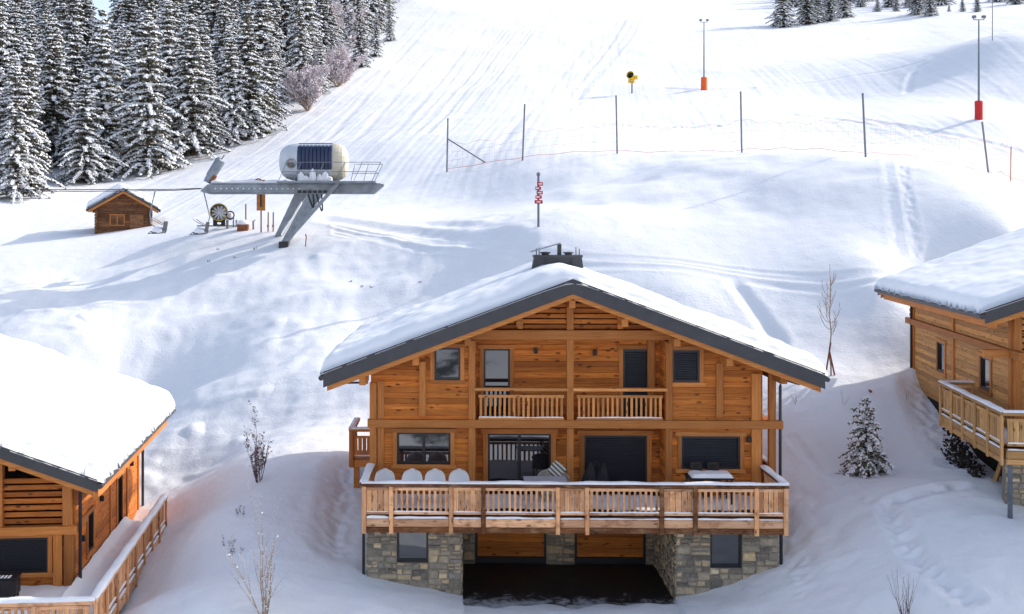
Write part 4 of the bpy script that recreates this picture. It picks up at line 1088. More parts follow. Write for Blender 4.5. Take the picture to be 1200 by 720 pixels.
# cab: a rounded shell lying along the girder, end caps and corrugated centre
zc=Z_(190,YL); hh=(Z_(168.5,YL)-Z_(213,YL))/2; x0c,x1c=X_(328,YL),X_(408,YL)
def capsule(xs,rads,mat,name,par):
    q=MB(); n=28; vs=[]
    for x,r in zip(xs,rads):
        for k in range(n):
            a=2*math.pi*k/n; ca,sa=math.cos(a),math.sin(a)
            # superellipse: flat bottom-ish, rounded top
            e=.75; yy=math.copysign(abs(ca)**e,ca)*1.15*r; z=math.copysign(abs(sa)**e,sa)*hh*r
            vs.append((x,YL+yy,zc-.02+z))
    m=len(xs)
    q.add(vs,[(i*n+k,i*n+(k+1)%n,(i+1)*n+(k+1)%n,(i+1)*n+k) for i in range(m-1) for k in range(n)]+[tuple(range(n))[::-1],tuple((m-1)*n+k for k in range(n))],0,.5)
    return q.build(name,M[mat],par,smooth=False)
xs=[x0c+ (X_(351,YL)-x0c)*t for t in(0,.06,.18,.36,.6,.85,1)]; rads=[.30,.55,.74,.87,.95,.99,1.0]
cab=capsule(xs,rads,'shell','cab',lift)
xs2=[X_(391.5,YL)+(x1c-X_(391.5,YL))*t for t in(0,.2,.42,.66,.84,.95,1)]; capsule(xs2,rads[::-1],'cream','end_shell',cab)
capsule([X_(351,YL)+.005,X_(391.5,YL)-.005],[.985,.985],'shell','drum',cab)
q=MB(); n=9; xa_,xb_=X_(351.3,YL),X_(391.2,YL); w_=(xb_-xa_)/n; zlo,zhi=Z_(200,YL),Z_(168.5,YL)
for i in range(n):
    x=xa_+i*w_
    # each rib follows the shell front
    zs=np.linspace(zlo,zhi,7)
    for a_,b_ in zip(zs[:-1],zs[1:]):
        def yy(z): t=min(1,abs((z-zc+.02)/hh)); return YL-1.15*max(0.0,(1-t**(2/.75)))**.375-.06
        vs=[(x+.03,yy(a_),a_),(x+w_-.03,yy(a_),a_),(x+w_-.03,yy(b_),b_),(x+.03,yy(b_),b_),(x-.03,yy(a_)+.06,a_),(x-.03,yy(b_)+.06,b_),(x+w_-.03+.0,yy(a_)+.06,a_),(x+w_-.03,yy(b_)+.06,b_)]
        q.add(vs,[(0,1,2,3),(4,0,3,5),(1,6,7,2)],0,.5)
q.build('shutter',M['blue'],cab)
q=MB(); 
for i,(x,h) in enumerate(((.3,.55),(.62,.3),(1.05,.75),(1.5,.4),(1.85,.6),(2.1,.25))):
    n=7; b0=(X_(351,YL)+x-.05,YL-1.25,Z_(212,YL)); vs=[(b0[0],b0[1],b0[2]+h)]+[(b0[0]+.24*math.cos(2*math.pi*k/n),b0[1]+.12*math.sin(2*math.pi*k/n),b0[2]-.05) for k in range(n)]+[(b0[0]+.2*math.cos(2*math.pi*k/n),b0[1]+.1*math.sin(2*math.pi*k/n),b0[2]+h*.6) for k in range(n)]
    q.add(vs,[(0,1+n+k,1+n+(k+1)%n) for k in range(n)]+[(1+k,1+(k+1)%n,1+n+(k+1)%n,1+n+k) for k in range(n)],0,.5)
q.build('snow_clump',M['snow'],cab)
q=MB(); cx,cz_=X_(344,YL),Z_(193,YL)
q.lathe([(.33,0),(.33,.05),(.27,.06),(.26,.02)],20,Matrix.Translation((cx,YL-1.10,cz_))@Matrix.Rotation(math.radians(90),4,'X')); wn=q.build('porthole',M['galv'],cab)
q=MB(); q.lathe([(.26,0),(.26,.03)],20,Matrix.Translation((cx,YL-1.10,cz_))@Matrix.Rotation(math.radians(90),4,'X')); q.build('pane',M['pane'],wn)
# walkway with railings
q=MB(); q.box(X_(329,YL),X_(442,YL),YL-1.75,YL-.52,zt1+.06,zt1+.16); wk=q.build('walkway',M['galv'],lift)
zr0,zr1=zt1+.16,zt1+1.35
def railrun(pts,yy):
    for i,(u,du) in enumerate(pts): q.tube([(X_(u,YL),yy,zr0),(X_(u+du,YL),yy,zr1)],.022,5)
    for k in(.5,1.0): 
        q.tube([(X_(pts[0][0]+pts[0][1]*k,YL),yy,zr0+(zr1-zr0)*k),(X_(pts[-1][0]+pts[-1][1]*k,YL),yy,zr0+(zr1-zr0)*k)],.022,5)
for run,yy_ in (([(331,9),(348,9),(374,9),(395,12)],YL-1.7),([(398,10),(417,10),(438,10)],YL-1.7),([(410,5),(425,6),(438,10)],YL+.5)):
    q=MB(); railrun(run,yy_); q.build('guard_rail',M['galv'],wk)
q=MB()
for k in range(2):
    pts=[LP(362+k*10+6*math.sin(t*math.pi)*.6+t*6,228+ (16+4*k)*math.sin(t*math.pi),-.6) for t in np.linspace(0,1,9)]; q.tube(pts,.05,6)
q.build('hose_loop',M['cable'],lift)
# tension cylinder on the girder's end
q=MB(); q.tube([LP(243,214),LP(246,208),LP(247.5,206),LP(258.5,188),LP(259.5,187)],[.27,.27,.33,.33,.22],14); cy_=q.build('tension_cylinder',M['galv'],lift,smooth=False)
q=MB(); q.tube([LP(259.5,187),LP(263,182)],.04,6); q.build('rod',M['pole'],cy_)
q=MB(); q.bar(LP(249,213,-.2),LP(253,206,-.2),.2,.25); q.build('valve_block',M['rust'],cy_)
q=MB(); q.tube([LP(298,213,-.3),LP(303,210,-.3),LP(307,211,-.3)],.05,6); q.build('lever',M['rust'],lift)
# ropes and chairs
cabl=MB()
for dy in(-1.6,1.6):
    far=P(-60,222.5,YL); cabl.tube([(xa,YL+dy*.15,zb1+.3),(X_(200,YL),YL+dy*.6,Z_(222.8,YL)),(X_(90,YL),YL+dy,Z_(223.5,YL)),(far.x,far.y+dy,far.z)],.03,6)
o=cabl.build('haul_rope',M['cable']); tag(o,'taut steel haul rope running out from the chairlift station girder','cable')
def lift_chair(pts,seat,lab,name='lift_chair'):
    r=empty(name,seat,0,lab,'lift chair','chairs hanging from the lift rope'); s=Vector(seat)
    q=MB(); q.tube([Vector(p)-s for p in pts],.04,6); q.build('hanger',M['galv'],r,smooth=True)
    q=MB(); vs=[]
    for x in(-.55,.55):
        for p,zz in((-.42,.10),(-.30,-.02),(.25,.02),(.32,.14),(.42,.75)): vs.append((p,x,zz))
    q.add(vs+[(a,b,c-.05) for a,b,c in vs],[(i,i+1,i+6,i+5) for i in range(4)]+[(i+10,i+15,i+16,i+11) for i in range(4)]+[(0,5,15,10),(4,14,19,9),(0,10,11,1),(1,11,12,2),(2,12,13,3),(3,13,14,4),(5,6,16,15),(6,7,17,16),(7,8,18,17),(8,9,19,18)],0,.3); q.build('seat',M['frame'],r)
    snow_ridge((-.3,-.2,.04),(.3,-.2,.04),.8,.3,1).build('seat_snow',M['snow'],r,smooth=True)
    q=MB(); q.tube([(-.42,-.5,.1),(-.62,-.5,-.06),(-.62,.5,-.06),(-.42,.5,.1)],.03,6); q.tube([(-.45,-.5,.95),(-.1,-.5,.7),(.35,-.5,.5)],.025,6); q.tube([(-.45,.5,.95),(-.1,.5,.7),(.35,.5,.5)],.025,6); q.build('safety_bar',M['galv'],r,smooth=True)
    return r
lift_chair([LP(182,223.2),LP(178.5,238),LP(175.5,252),LP(177,262),LP(186,270)],LP(187,273),'snow-covered lift chair hanging in front of the log hut')
lift_chair([LP(239,226),LP(244,246),LP(246,255),LP(241,268),LP(237,272)],LP(236,274),'empty lift chair hanging beneath the tip of the station girder')

# ------------------------------------------------------------------ snow guns, signs, lamps
def ring(mb,c,axis,r,tr,n=24,m=8):
    axis=Vector(axis).normalized(); a=Vector((0,0,1)) if abs(axis.z)<.9 else Vector((1,0,0)); e1=axis.cross(a).normalized(); e2=axis.cross(e1); c=Vector(c)
    mb.tube([c+(e1*math.cos(2*math.pi*i/n)+e2*math.sin(2*math.pi*i/n))*r for i in range(n+1)],tr,m,0,.5,False)
Yg_=76.0
def snow_gun(name,loc,rz,body,lab,D=1.1,tower=0):
    r=empty(name,loc,rz,lab,'snow gun','snow guns'); zc_=.95+tower
    if tower:
        q=MB(); q.tube([(0,.2,-.6),(0,.2,zc_-.55)],.10,10); q.build('tower',M['pole'],r)
    T0=Matrix.Translation((0,0,zc_))@Matrix.Rotation(math.radians(78),4,'X')      # barrel axis towards -y, slightly up
    q=MB(); q.lathe([(D*.36,-.62),(D*.42,-.45),(D*.46,-.1),(D*.46,.42),(D*.50,.5),(D*.50,.56),(D*.44,.56),(D*.42,.3),(D*.42,-.4)],24,T0); b=q.build('barrel',body,r,smooth=False)
    q=MB(); ring(q,T0@Vector((0,0,.52)),T0.to_3x3()@Vector((0,0,1)),D*.47,.045); q.build('nozzle_ring',M['yellow'],b,smooth=True)
    q=MB()
    for k in range(11):
        a=2*math.pi*k/11; d=Vector((math.cos(a),math.sin(a),0)); e=Vector((-math.sin(a),math.cos(a),0))
        p=[d*.10-e*.02+Vector((0,0,.28)),d*D*.41-e*.10+Vector((0,0,.24)),d*D*.41+e*.10+Vector((0,0,.34)),d*.10+e*.05+Vector((0,0,.32))]
        q.add([tuple(T0@x) for x in p],[(0,1,2,3)],0,.5)
    q.lathe([(.02,.42),(.10,.36),(.12,.22)],12,T0); q.build('fan_blade',M['white'] if not tower else M['black'],b)
    q=MB(); q.lathe([(D*.42,-.1),(D*.42,-.06)],20,T0); q.build('motor_plate',M['black'],b)
    q=MB(); q.cbox(-.42,-.14,-.12,.2,zc_-.78,zc_-.32,.02); q.cbox(.12,.40,-.12,.2,zc_-.78,zc_-.32,.02); q.box(-.42,.40,.0,.15,zc_-.85,zc_-.72); q.build('yoke',M['black'] if not tower else M['yellow'],r)
    q=MB(); q.cbox(.46,.86,-.2,.2,zc_-.45,zc_+.05,.03); 
    q.build('control_box',M['white'] if not tower else M['yellow'],r)
    if not tower:
        q=MB(); q.tube([(-1.5,0,.12),(1.4,0,.12)],.05,6); q.tube([(.55,-.1,-.3),(.55,-.1,.75)],.09,8); q.tube([(.95,.1,-.2),(.95,.1,.8)],.05,8); q.tube([(1.15,-.1,-.2),(1.15,-.1,.55)],.05,8); q.tube([(0,.8,.1),(0,-1.0,.1)],.05,6); q.build('chassis',M['pole'],r)
        q=MB(); ring(q,(.75,-.25,zc_-.1),(0,1,0),.26,.05); q.build('hose_reel',M['black'],r,smooth=True)
    return r
p=P(257,273,Yg_); snow_gun('snow_gun',(p.x,p.y,p.z+.35),math.radians(8),M['black'],'black fan snow gun with visible blades beneath the station girder',1.22)
gx,gy=ray(740,110,110); snow_gun('snow_gun',(gx,gy,ground(gx,gy)),math.radians(-28),M['yellow'],'yellow fan snow gun on a short post up on the open slope',1.0,tower=1.25)
# box of pump hydrant
p=P(286,274,75); b=empty('hydrant_box',(p.x,p.y,p.z),0,'snow-topped wooden hydrant box beside the black snow gun','box')
q=MB(); plank_rows(q,-.42,.3,-.4,.62,(),.17,None,y=-.3); q.box(-.42,.3,-.24,.3,-.4,.6); q.build('body',M['rust'],b)
q=MB(); q.lathe([(.42,.62),(.45,.72),(.36,.86),(.1,.95)],10,Matrix.Translation((-.06,0,0))); q.build('snow_hat',M['snow'],b,smooth=True)
q=MB(); q.tube([(.1,.1,.6),(.1,.1,2.0)],.05,6); q.tube([(.62,0,-.3),(.62,0,.85),(.75,0,.9)],.06,6); q.build('pipe',M['rust'],b)
p=P(306,269,74); b=empty('sign_post',(p.x,p.y,p.z),0,'rust-orange board on a thin post below the station girder','sign')
q=MB(); q.tube([(0,0,-.6),(0,0,3.1)],.05,8); q.build('post',M['rust'],b); q=MB(); q.cbox(-.29,.29,-.07,-.02,1.25,3.3,.01); q.build('board',M['boardor'],b); q=MB(); q.box(-.05,.05,-.10,-.072,1.5,3.25); q.build('stiffener',M['frame'],b)
for u,lab in((314,'slim rusty stake standing beside the orange board sign'),(320,'slim rusty stake nearest the foot of the station legs')):
    p=P(u,276,74); q=MB(); q.tube([(0,0,-.5),(0.02,0,1.55)],.045,6); q.tube([(0,0,.55),(0,0,.7)],.07,6); o=q.build('marker_stake',M['rust'],None,loc=(p.x,p.y,p.z)); tag(o,lab,'stake','rusty stakes by the chairlift')
p=P(358,284,70); q=MB(); q.tube([(0,0,-.3),(.05,0,.35),(.0,0,.5)],[.03,.04,.05],6); o=q.build('tap_stub',M['rust'],None,loc=(p.x,p.y,p.z)); tag(o,'short rusty stub poking from snow beside the station foot','stub')
# piste marker with zig-zag panel
x,y=ray(631,268,50); b=empty('piste_marker',(x,y,ground(x,y)),0,'dark piste marker pole with zigzag red and white panel above the roof','piste marker')
ph=3.05
q=MB(); q.tube([(0,0,-.8),(0,0,ph-.15)],.07,8); q.lathe([(.05,ph-.15),(.11,ph-.1),(.11,ph+.05),(.03,ph+.08)],10); q.build('post',M['pole'],b)
q=MB()
for i,(dx,w_,z) in enumerate(((.05,.36,1.42),(-.0,.36,1.70),(.06,.36,1.95),(-.03,.34,2.2),(.08,.34,2.45))):
    q.cbox(dx-w_/2-.10*(i==0),dx+w_/2,-.14,-.085,z-.10,z+.10,.01,0)
pn=q.build('panel',M['red'],b)
q=MB()
for i,(dx,z) in enumerate(((.0,1.42),(-.04,1.70),(.06,1.95),(-.08,2.2),(.1,2.45))):
    q.box(dx-.11,dx+.11,-.150,-.142,z-.035,z+.04)
q.build('white_mark',M['white'],pn)
# lamp / camera masts with padded feet
def mast(u,v,vtop,yy,padmat,lab,w):
    x,y=ray(u,v,yy); z=ground(x,y); hgt=(v-vtop)*y/F
    b=empty('slope_mast',(x,y,z),0,lab,'mast','slender masts on the piste')
    q=MB(); q.tube([(0,0,-1),(0,0,hgt*.4),(0,0,hgt-.3)],[.10,.09,.06],8); q.build('pole',M['pole'],b)
    q=MB(); q.lathe([(w*.8,-.2),(w,-.05),(w,1.55),(w*.85,1.62)],12); q.build('safety_pad',padmat,b)
    q=MB(); q.tube([(-.45,0,hgt-.25),(.45,0,hgt-.25)],.04,6); q.tube([(-.45,0,hgt-.25),(-.5,0,hgt)],.035,6); q.tube([(.45,0,hgt-.25),(.5,0,hgt)],.035,6); q.build('crossbar',M['pole'],b)
    q=MB()
    for sx in(-.42,.42): q.cbox(sx-.16,sx+.16,-.16,.1,hgt-.12,hgt+.12,.03)
    q.build('lamp_head',M['pole'],b)
mast(825,105,23,115,M['orange'],'slender grey mast with orange padded foot beside the yellow snow gun',.40)
mast(1147,142,22,85,M['red'],'slender grey mast with red padded foot near the snow dome',.34)
x,y=ray(1163,48,120); q=MB(); z=ground(x,y); q.tube([(0,0,-.5),(0,0,9)],.05,6); o=q.build('thin_pole',M['pole'],None,loc=(x,y,z)); tag(o,'very thin bare pole rising behind the crest of the snow dome','pole')
# net fence
FP=[]
for i,(ub,vb,ut,vt,lab) in enumerate(((523.5,201,525,138,'grey net post propped by a diagonal brace, at the end of the net'),(612,187,615,121,'grey net post between the braced post and the piste marker'),(723.5,180,722,112,'grey net post straight below the yellow snow gun'),(869.5,181,868,109,'grey net post near the orange-footed mast'),(1015,183,1011,108,'grey net post between two others, above the twin snow trails'),(1160,204,1151,141,'leaning grey net post in front of the red-padded mast'))):
    x,y=ray(ub,vb,70,120); z=ground(x,y); hgt=(vb-vt)*y/F; dx=(ut-ub)*y/F
    if i==0:
        b=empty('net_post',(x,y,z),0,lab,'fence post','posts of the slope safety net'); q=MB(); q.tube([(0,0,-.7),(dx,0,hgt)],.07,7); q.build('post',M['pole'],b)
        q=MB(); q.tube([(dx*.6,0,hgt*.62),((573-ub)*y/F,-.3,hgt*.62-(193-162)*y/F)],.055,7); q.build('brace',M['pole'],b)
    else:
        q=MB(); q.tube([(0,0,-.7),(dx,0,hgt)],.07,7); o=q.build('net_post',M['pole'],None,loc=(x,y,z)); tag(o,lab,'fence post','posts of the slope safety net')
    FP.append((x,y,z,hgt))
x,y=ray(1184,212,70,110); z=ground(x,y); q=MB(); q.tube([(0,0,-.5),(.05,0,2.2)],.035,6); o=q.build('net_post',M['netred'],None,loc=(x,y,z)); tag(o,'thin reddish stake at the net beyond the leaning grey post','fence post','posts of the slope safety net')
FP.append((x,y,z,2.2)); x,y=ray(1235,225,60,105); FP.append((x,y,ground(x,y),2.0))
q=MB()
for (a,b) in zip(FP[:-1],FP[1:]):
    n=max(8,int(math.hypot(b[0]-a[0],b[1]-a[1])/.45)); rows_=[]
    lines=[[],[],[],[]]
    for i in range(n+1):
        t=i/n; x=a[0]+(b[0]-a[0])*t; y=a[1]+(b[1]-a[1])*t; g=ground(x,y); sag=.35*math.sin(math.pi*t)
        top_=2.35-sag+.12*math.sin(i*1.3); 
        for k,hz in enumerate((.22+.05*math.sin(i*.9),.9,1.6-sag*.5,top_)): lines[k].append((x,y,g+hz))
    q.tube(lines[0],.016,4,0,.5,False)
    for l in lines[1:]: q.tube(l,.005 if l is not lines[3] else .008,4,0,.5,False)
    for i in range(0,n+1): q.tube([lines[0][i],lines[3][i]],.003,3,0,.5,False)
o=q.build('safety_net',M['netred']); tag(o,'faint red safety net strung low along the grey posts above the bank','net')

# ------------------------------------------------------------------ conifers
def spruce_meshes(seed,h,R,nwh,fine=1.0,snowy=.6,leaf=.42,power=.8):
    rn=random.Random(seed); cr=MB(); sn=MB(); tk=MB()
    tk.tube([(0,0,-1.0),(0,0,h*.3),(.05*h*.01,0,h*.97)],[h*.016+.03,h*.012+.02,.015],8,0,.5)
    n1=[[rn.uniform(-1,1) for _ in range(8)] for _ in range(12)]; n2=[[rn.random() for _ in range(9)] for _ in range(26)]
    for wi in range(nwh):
        t=(wi+rn.uniform(-.5,.5))/nwh; t=max(0,min(.99,t)); z=h*(.05+.95*t)
        L0=R*((1-t)**power)*rn.uniform(.76,1.16)+.12*fine
        nb=max(3,int(round((7.5-3.0*t)*rn.uniform(.85,1.15)))); a0=rn.uniform(0,6.28)
        for b in range(nb):
            az=a0+2*math.pi*b/nb+rn.uniform(-.28,.28); L=L0*rn.uniform(.58,1.18)
            if rn.random()<.10: continue
            sec=int((az%6.283)/6.283*8)%8; L*=1+.26*n1[int(t*11.99)][sec]; sfac=.35+1.3*n2[int(t*25.99)][int((az%6.283)/6.283*9)%9]
            ca,sa=math.cos(az),math.sin(az); droop=rn.uniform(.30,.52)*(1-.55*t); up=rn.uniform(.05,.2)+.25*t
            ns=max(2,int(L/(leaf*.62)))
            for k in range(ns):
                s=(k+.6)/ns; r=L*s; zz=z+L*(up*s-droop*s*s*1.25)
                wd=leaf*(1.25-.55*s)*rn.uniform(.8,1.25)*(1.0 if L>leaf else .7)
                # branch direction slope
                sl=up-2.5*droop*s
                for side in(-1,0,1):
                    aa=az+side*rn.uniform(.5,1.0); c2,s2=math.cos(aa),math.sin(aa); ln=wd*rn.uniform(.8,1.3)*(1 if side==0 else .95)
                    px_,py_=r*ca,r*sa; pz=zz+rn.uniform(-.06,.06)*leaf*2
                    ex,ey,ez=px_+c2*ln,py_+s2*ln,pz+ln*(sl*.7-.18+rn.uniform(-.18,.1))
                    w=ln*.34; nx_,ny_=-s2*w,c2*w; dz=-ln*rn.uniform(.15,.5)
                    mx,my,mz=(px_+ex)/2,(py_+ey)/2,(pz+ez)/2
                    cr.add([(px_,py_,pz),(mx+nx_,my+ny_,mz+dz*.6),(ex,ey,ez),(mx-nx_,my-ny_,mz+dz*.6)],[(0,1,2),(0,2,3)],0,rn.random())
                    if rn.random()<.55: # hanging sprays
                        cr.add([(mx-c2*w,my-s2*w,mz),(mx+c2*w,my+s2*w,mz),(mx+nx_*.3,my+ny_*.3,mz-ln*rn.uniform(.45,.8))],[(0,1,2)],0,rn.random())
                    if rn.random()<1.15*snowy*sfac*(.55+.6*s):
                        f=rn.uniform(.7,1.1); th=leaf*rn.uniform(.16,.42); g=.03*leaf
                        q0=(px_+(ex-px_)*.08,py_+(ey-py_)*.08,pz+g); q2=(px_+(ex-px_)*(.25+.75*f),py_+(ey-py_)*(.25+.75*f),pz+(ez-pz)*(.25+.75*f)+g)
                        w1=rn.uniform(.75,1.25); m1=(mx+nx_*w1,my+ny_*w1,mz+dz*.5*w1+g); m2=(mx-nx_*w1,my-ny_*w1,mz+dz*.5*w1+g); tp=(mx+rn.uniform(-.1,.1)*ln,my+rn.uniform(-.1,.1)*ln,mz+th)
                        sn.add([q0,m1,q2,m2,tp],[(0,1,4),(1,2,4),(2,3,4),(3,0,4)],0,rn.random())
    out=[]
    for nm,mb,mt in(('trunk',tk,M['bark']),('crown',cr,M['needle']),('snow_load',sn,M['snow_tree'])):
        o=mb.build(nm,mt); me=o.data; bpy.data.objects.remove(o); out.append((nm,me))
    return out
PROTO=[spruce_meshes(11,18,4.6,40,snowy=.85,leaf=.5,power=.92),spruce_meshes(12,18,4.0,42,snowy=.75,leaf=.46,power=.95),spruce_meshes(13,18,4.9,38,snowy=1.15,leaf=.52,power=.9),spruce_meshes(14,18,2.9,42,snowy=.95,leaf=.45,power=.7),spruce_meshes(15,18,4.3,42,snowy=.62,leaf=.48,power=.9),spruce_meshes(16,18,4.8,36,snowy=1.05,leaf=.58,power=1.05),spruce_meshes(17,18,3.4,40,snowy=1.2,leaf=.5,power=.85)]
def put_tree(x,y,h,proto,wide,label,group,cat='tree',name='spruce_tree',rz=None,sink=.2):
    z=ground(x,y); r=empty(name,(x,y,z-sink),random.uniform(0,6.28) if rz is None else rz,label,cat,group)
    r.rotation_euler.x=random.uniform(-.035,.035); r.rotation_euler.y=random.uniform(-.035,.035); s=h/18; r.scale=(s*wide,s*wide,s)
    for nm,me in PROTO[proto]:
        o=bpy.data.objects.new(nm,me); COL.objects.link(o); o.parent=r
    return r
GF='snow-dusted spruces of the forest edge'
front=[ # u, v base, top v, proto, width, label
 (18,232,60,3,1.05,'pale snowy spruce standing at the very edge of the picture, slender crown'),
 (100,214,82,2,1.15,'broad spruce loaded with snow, standing out front of the forest'),
 (120,203,8,2,.95,'tall spruce towering right behind the broad snow-loaded one'),
 (66,196,14,4,1.1,'dark tall spruce between the slender edge tree and the snow-loaded one'),
 (163,190,40,5,1.1,'bushy spruce just uphill from the broad snow-loaded tree'),
 (184,184,70,0,.95,'shorter spruce tucked against the bushy one, with low branches'),
 (226,182,12,0,1.1,'full dark spruce with wide skirt above the tension cylinder'),
 (248,176,62,1,.95,'half-hidden spruce filling the gap beside the full dark one'),
 (272,168,28,6,1.05,'narrow spruce with low snowy skirt, uphill from the full dark one'),
 (294,162,2,4,1.15,'tall dark spruce with its lowest branches over a bare hollow'),
 (318,140,36,0,.95,'spruce leaning close to the tall dark one at the piste side'),
 (352,118,2,4,1.0,'dark narrow spruce behind the frosted bush'),
 (376,110,38,6,.95,'small-crowned spruce on the piste edge above the frosted bush'),
 (422,80,0,1,1.0,'spruce at the piste edge high up, its top cut by the frame'),
 (440,66,14,0,.9,'short spruce on the upper piste edge'),
 (457,48,-6,3,.9,'uppermost spruce where the forest meets the piste'),
]
spots=[]
for u,v,vt,pr,wd,lab in front:
    x,y=ray(u,v,70); h=(v-vt)*y/F*1.0; put_tree(x,y,h,pr,wd,lab,GF); spots.append((x,y))
rr_=random.Random(5); cnt=0
cand=[]
for _ in range(4000):
    y=rr_.uniform(100,262); u=rr_.uniform(-60,478); x=(u-U0)*y/F
    # forest boundary: piste edge in plan
    edge=np.interp(y,[100,112,122,140,162,190,225,265],[X_(70,100),X_(150,112),X_(225,122),X_(325,140),X_(378,162),X_(428,190),X_(462,225),X_(482,265)])
    if x>edge-1.0: continue
    if 104<u<134 and y>150: continue
    if y>205 and (90<u<150): continue
    if any((x-a)**2+(y-b)**2<(3.4+.012*y)**2 for a,b in spots): continue
    spots.append((x,y)); cand.append((x,y,u))
    if len(cand)>=150: break
cand.sort(key=lambda c:c[1])
for x,y,u in cand:
    h=rr_.uniform(13,21)*(1.0 if y<190 else .9)
    put_tree(x,y,h,rr_.choice((0,1,1,3,4,4,5,6)),rr_.uniform(.9,1.15),'snow-dusted dark spruce in the dense rows behind the forest edge','spruces of the dense forest rows')
GT='young spruces along the top of the piste'
for u,v,h,pr,lab in((917,32,10,2,'snowy spruce at the near end of the upper clump'),(945,29,11,4,'dark spruce in the middle of the upper clump, wide crown'),(957,27,8,0,'smaller spruce wedged in the upper clump'),(972,25,9.5,1,'spruce towards the far end of the upper clump'),(989,20,8.5,0,'spruce closing the far end of the upper clump'),
    (1008,8,7,1,'spruce top-cut by the frame just beyond the clump'),(1028,14,3.6,2,'small snowy spruce alone below the upper row'),(1050,13,4.2,0,'small spruce beside the dark wide one of the upper row'),(1075,18,8,4,'wide dark spruce of the upper row'),(1090,19,7,4,'dark spruce leaning on the wide one of the upper row'),(1112,14,1.8,2,'tiny snowed-in sapling of the upper row'),(1128,14,3.4,1,'small dark sapling next to the tiny one'),(1145,14,4.2,1,'slim young spruce near the thin pole'),(1190,6,8,4,'spruce at the corner of the frame above the dome')):
    x,y=ray(u,v,150); put_tree(x,y,h,pr,1.25,lab,GT)
for _ in range(26):
    u=rr_.uniform(885,1260); y=rr_.uniform(262,300); x=(u-U0)*y/F
    put_tree(x,y,rr_.uniform(7,12),rr_.choice((0,1,4)),1.2,'dark spruce row along the top edge of the piste','spruces along the top edge')
for _ in range(12):
    u=rr_.uniform(486,560) ; y=rr_.uniform(290,322); x=(u-U0)*y/F-6
    put_tree(x,y,rr_.uniform(9,13),rr_.choice((0,4)),1.1,'dark spruce where the forest wraps round the head of the piste','spruces at the head of the piste')
# small spruce on the near bank
PS=spruce_meshes(33,2.75,1.02,25,fine=.12,snowy=.72,leaf=.165,power=.7)
x,y=ray(1015,556,36,44); z=ground(x,y)
r=empty('spruce_sapling',(x,y,z-.05),.6,'small bushy spruce with snowy needles alone on the bank between two chalets','tree')
for nm,me in PS:
    o=bpy.data.objects.new(nm,me); COL.objects.link(o); o.parent=r
    if nm=='trunk': o.scale=(.5,.5,1)
r.scale=(.92,.92,1.04)
# ------------------------------------------------------------------ leafless shrubs and trees
def shrub(name,seed,h,nst,spread,lab,cat,loc,mat='twig',r0=.018,depth=3,leafy=0,snow=.3,upright=.75,group=None,leafsz=.035,side=3,leafmat='berry',hvar=.0):
    rn=random.Random(seed); st=MB(); lf=MB(); sn=MB()
    def grow(p,d,L,r,k):
        n=5; pts=[Vector(p)]; dd=Vector(d)
        for i in range(n):
            dd=(dd+Vector((rn.uniform(-.16,.16),rn.uniform(-.16,.16),rn.uniform(-.02,.12)))).normalized(); pts.append(pts[-1]+dd*L/n)
        st.tube(pts,[r*(1-.75*i/n) for i in range(n+1)],5 if r>.008 else 4,0,rn.random())
        for i in range(1,n+1):
            if rn.random()<snow: 
                q0=pts[i]; s=min(.03,max(r*1.5,.012)) if h<4 else min(.06,r*2)*rn.uniform(.7,1.4); sn.add([tuple(q0+Vector(v)*s) for v in((-1,-1,.1),(1,-1,.1),(1,1,.1),(-1,1,.1),(0,0,1.3))],[(0,1,4),(1,2,4),(2,3,4),(3,0,4)],0,.5)
            if leafy and (k<=1) and rn.random()<leafy:
                for _ in range(3):
                    q0=pts[i]+Vector((rn.uniform(-1,1),rn.uniform(-1,1),rn.uniform(-1,1)))*leafsz*1.3; s=leafsz*rn.uniform(.6,1.4)
                    lf.add([tuple(q0+Vector((rn.uniform(-s,s),rn.uniform(-s,s),rn.uniform(-s,s)))) for _ in range(4)],[(0,1,2),(0,2,3),(1,2,3)],0,rn.random())
        if k>0:
            for j in range(side+rn.randint(0,1)):
                i=rn.randint(1,n-1); a=rn.uniform(0,6.28); o=Vector((math.cos(a),math.sin(a),rn.uniform(.3,.9)))
                grow(pts[i],(dd*upright+o*(1-upright)*1.6).normalized(),L*rn.uniform(.32,.6),r*(1-.75*i/n)*.65,k-1)
    for s_ in range(nst):
        a=rn.uniform(0,6.28); sp_=spread*rn.uniform(.2,1)*(1 if s_ else .15)
        grow((math.cos(a)*.06,math.sin(a)*.06,-.15),Vector((math.cos(a)*sp_,math.sin(a)*sp_,1)).normalized(),h*(rn.uniform(.7,1.0) if not hvar else (1.0 if s_==0 else rn.uniform(1-hvar,.85))),r0*rn.uniform(.7,1.1),depth-1)
    r=empty(name,loc,0,lab,cat,group)
    st.build('stem',M[mat],r)
    if lf.f: lf.build('dry_leaves',M[leafmat],r)
    if sn.f: sn.build('clinging_snow',M['snow'],r)['kind']='stuff'
    return r
def at(u,v,a,b): x,y=ray(u,v,a,b); return (x,y,ground(x,y))
shrub('shrub',3,2.45,11,.36,'upright leafless shrub with dark shrivelled leaves on the snow mound','shrub',at(303,567,36,46),leafy=.42,r0=.016,snow=.35,leafsz=.03,hvar=.62,upright=.8)
shrub('bare_sapling',5,3.0,7,.6,'pale leafless sapling with snow-dotted twigs below the dark shrub','sapling',at(309,722,28,36),mat='twig_pale',r0=.020,snow=.8,side=3,upright=.8,hvar=.5)
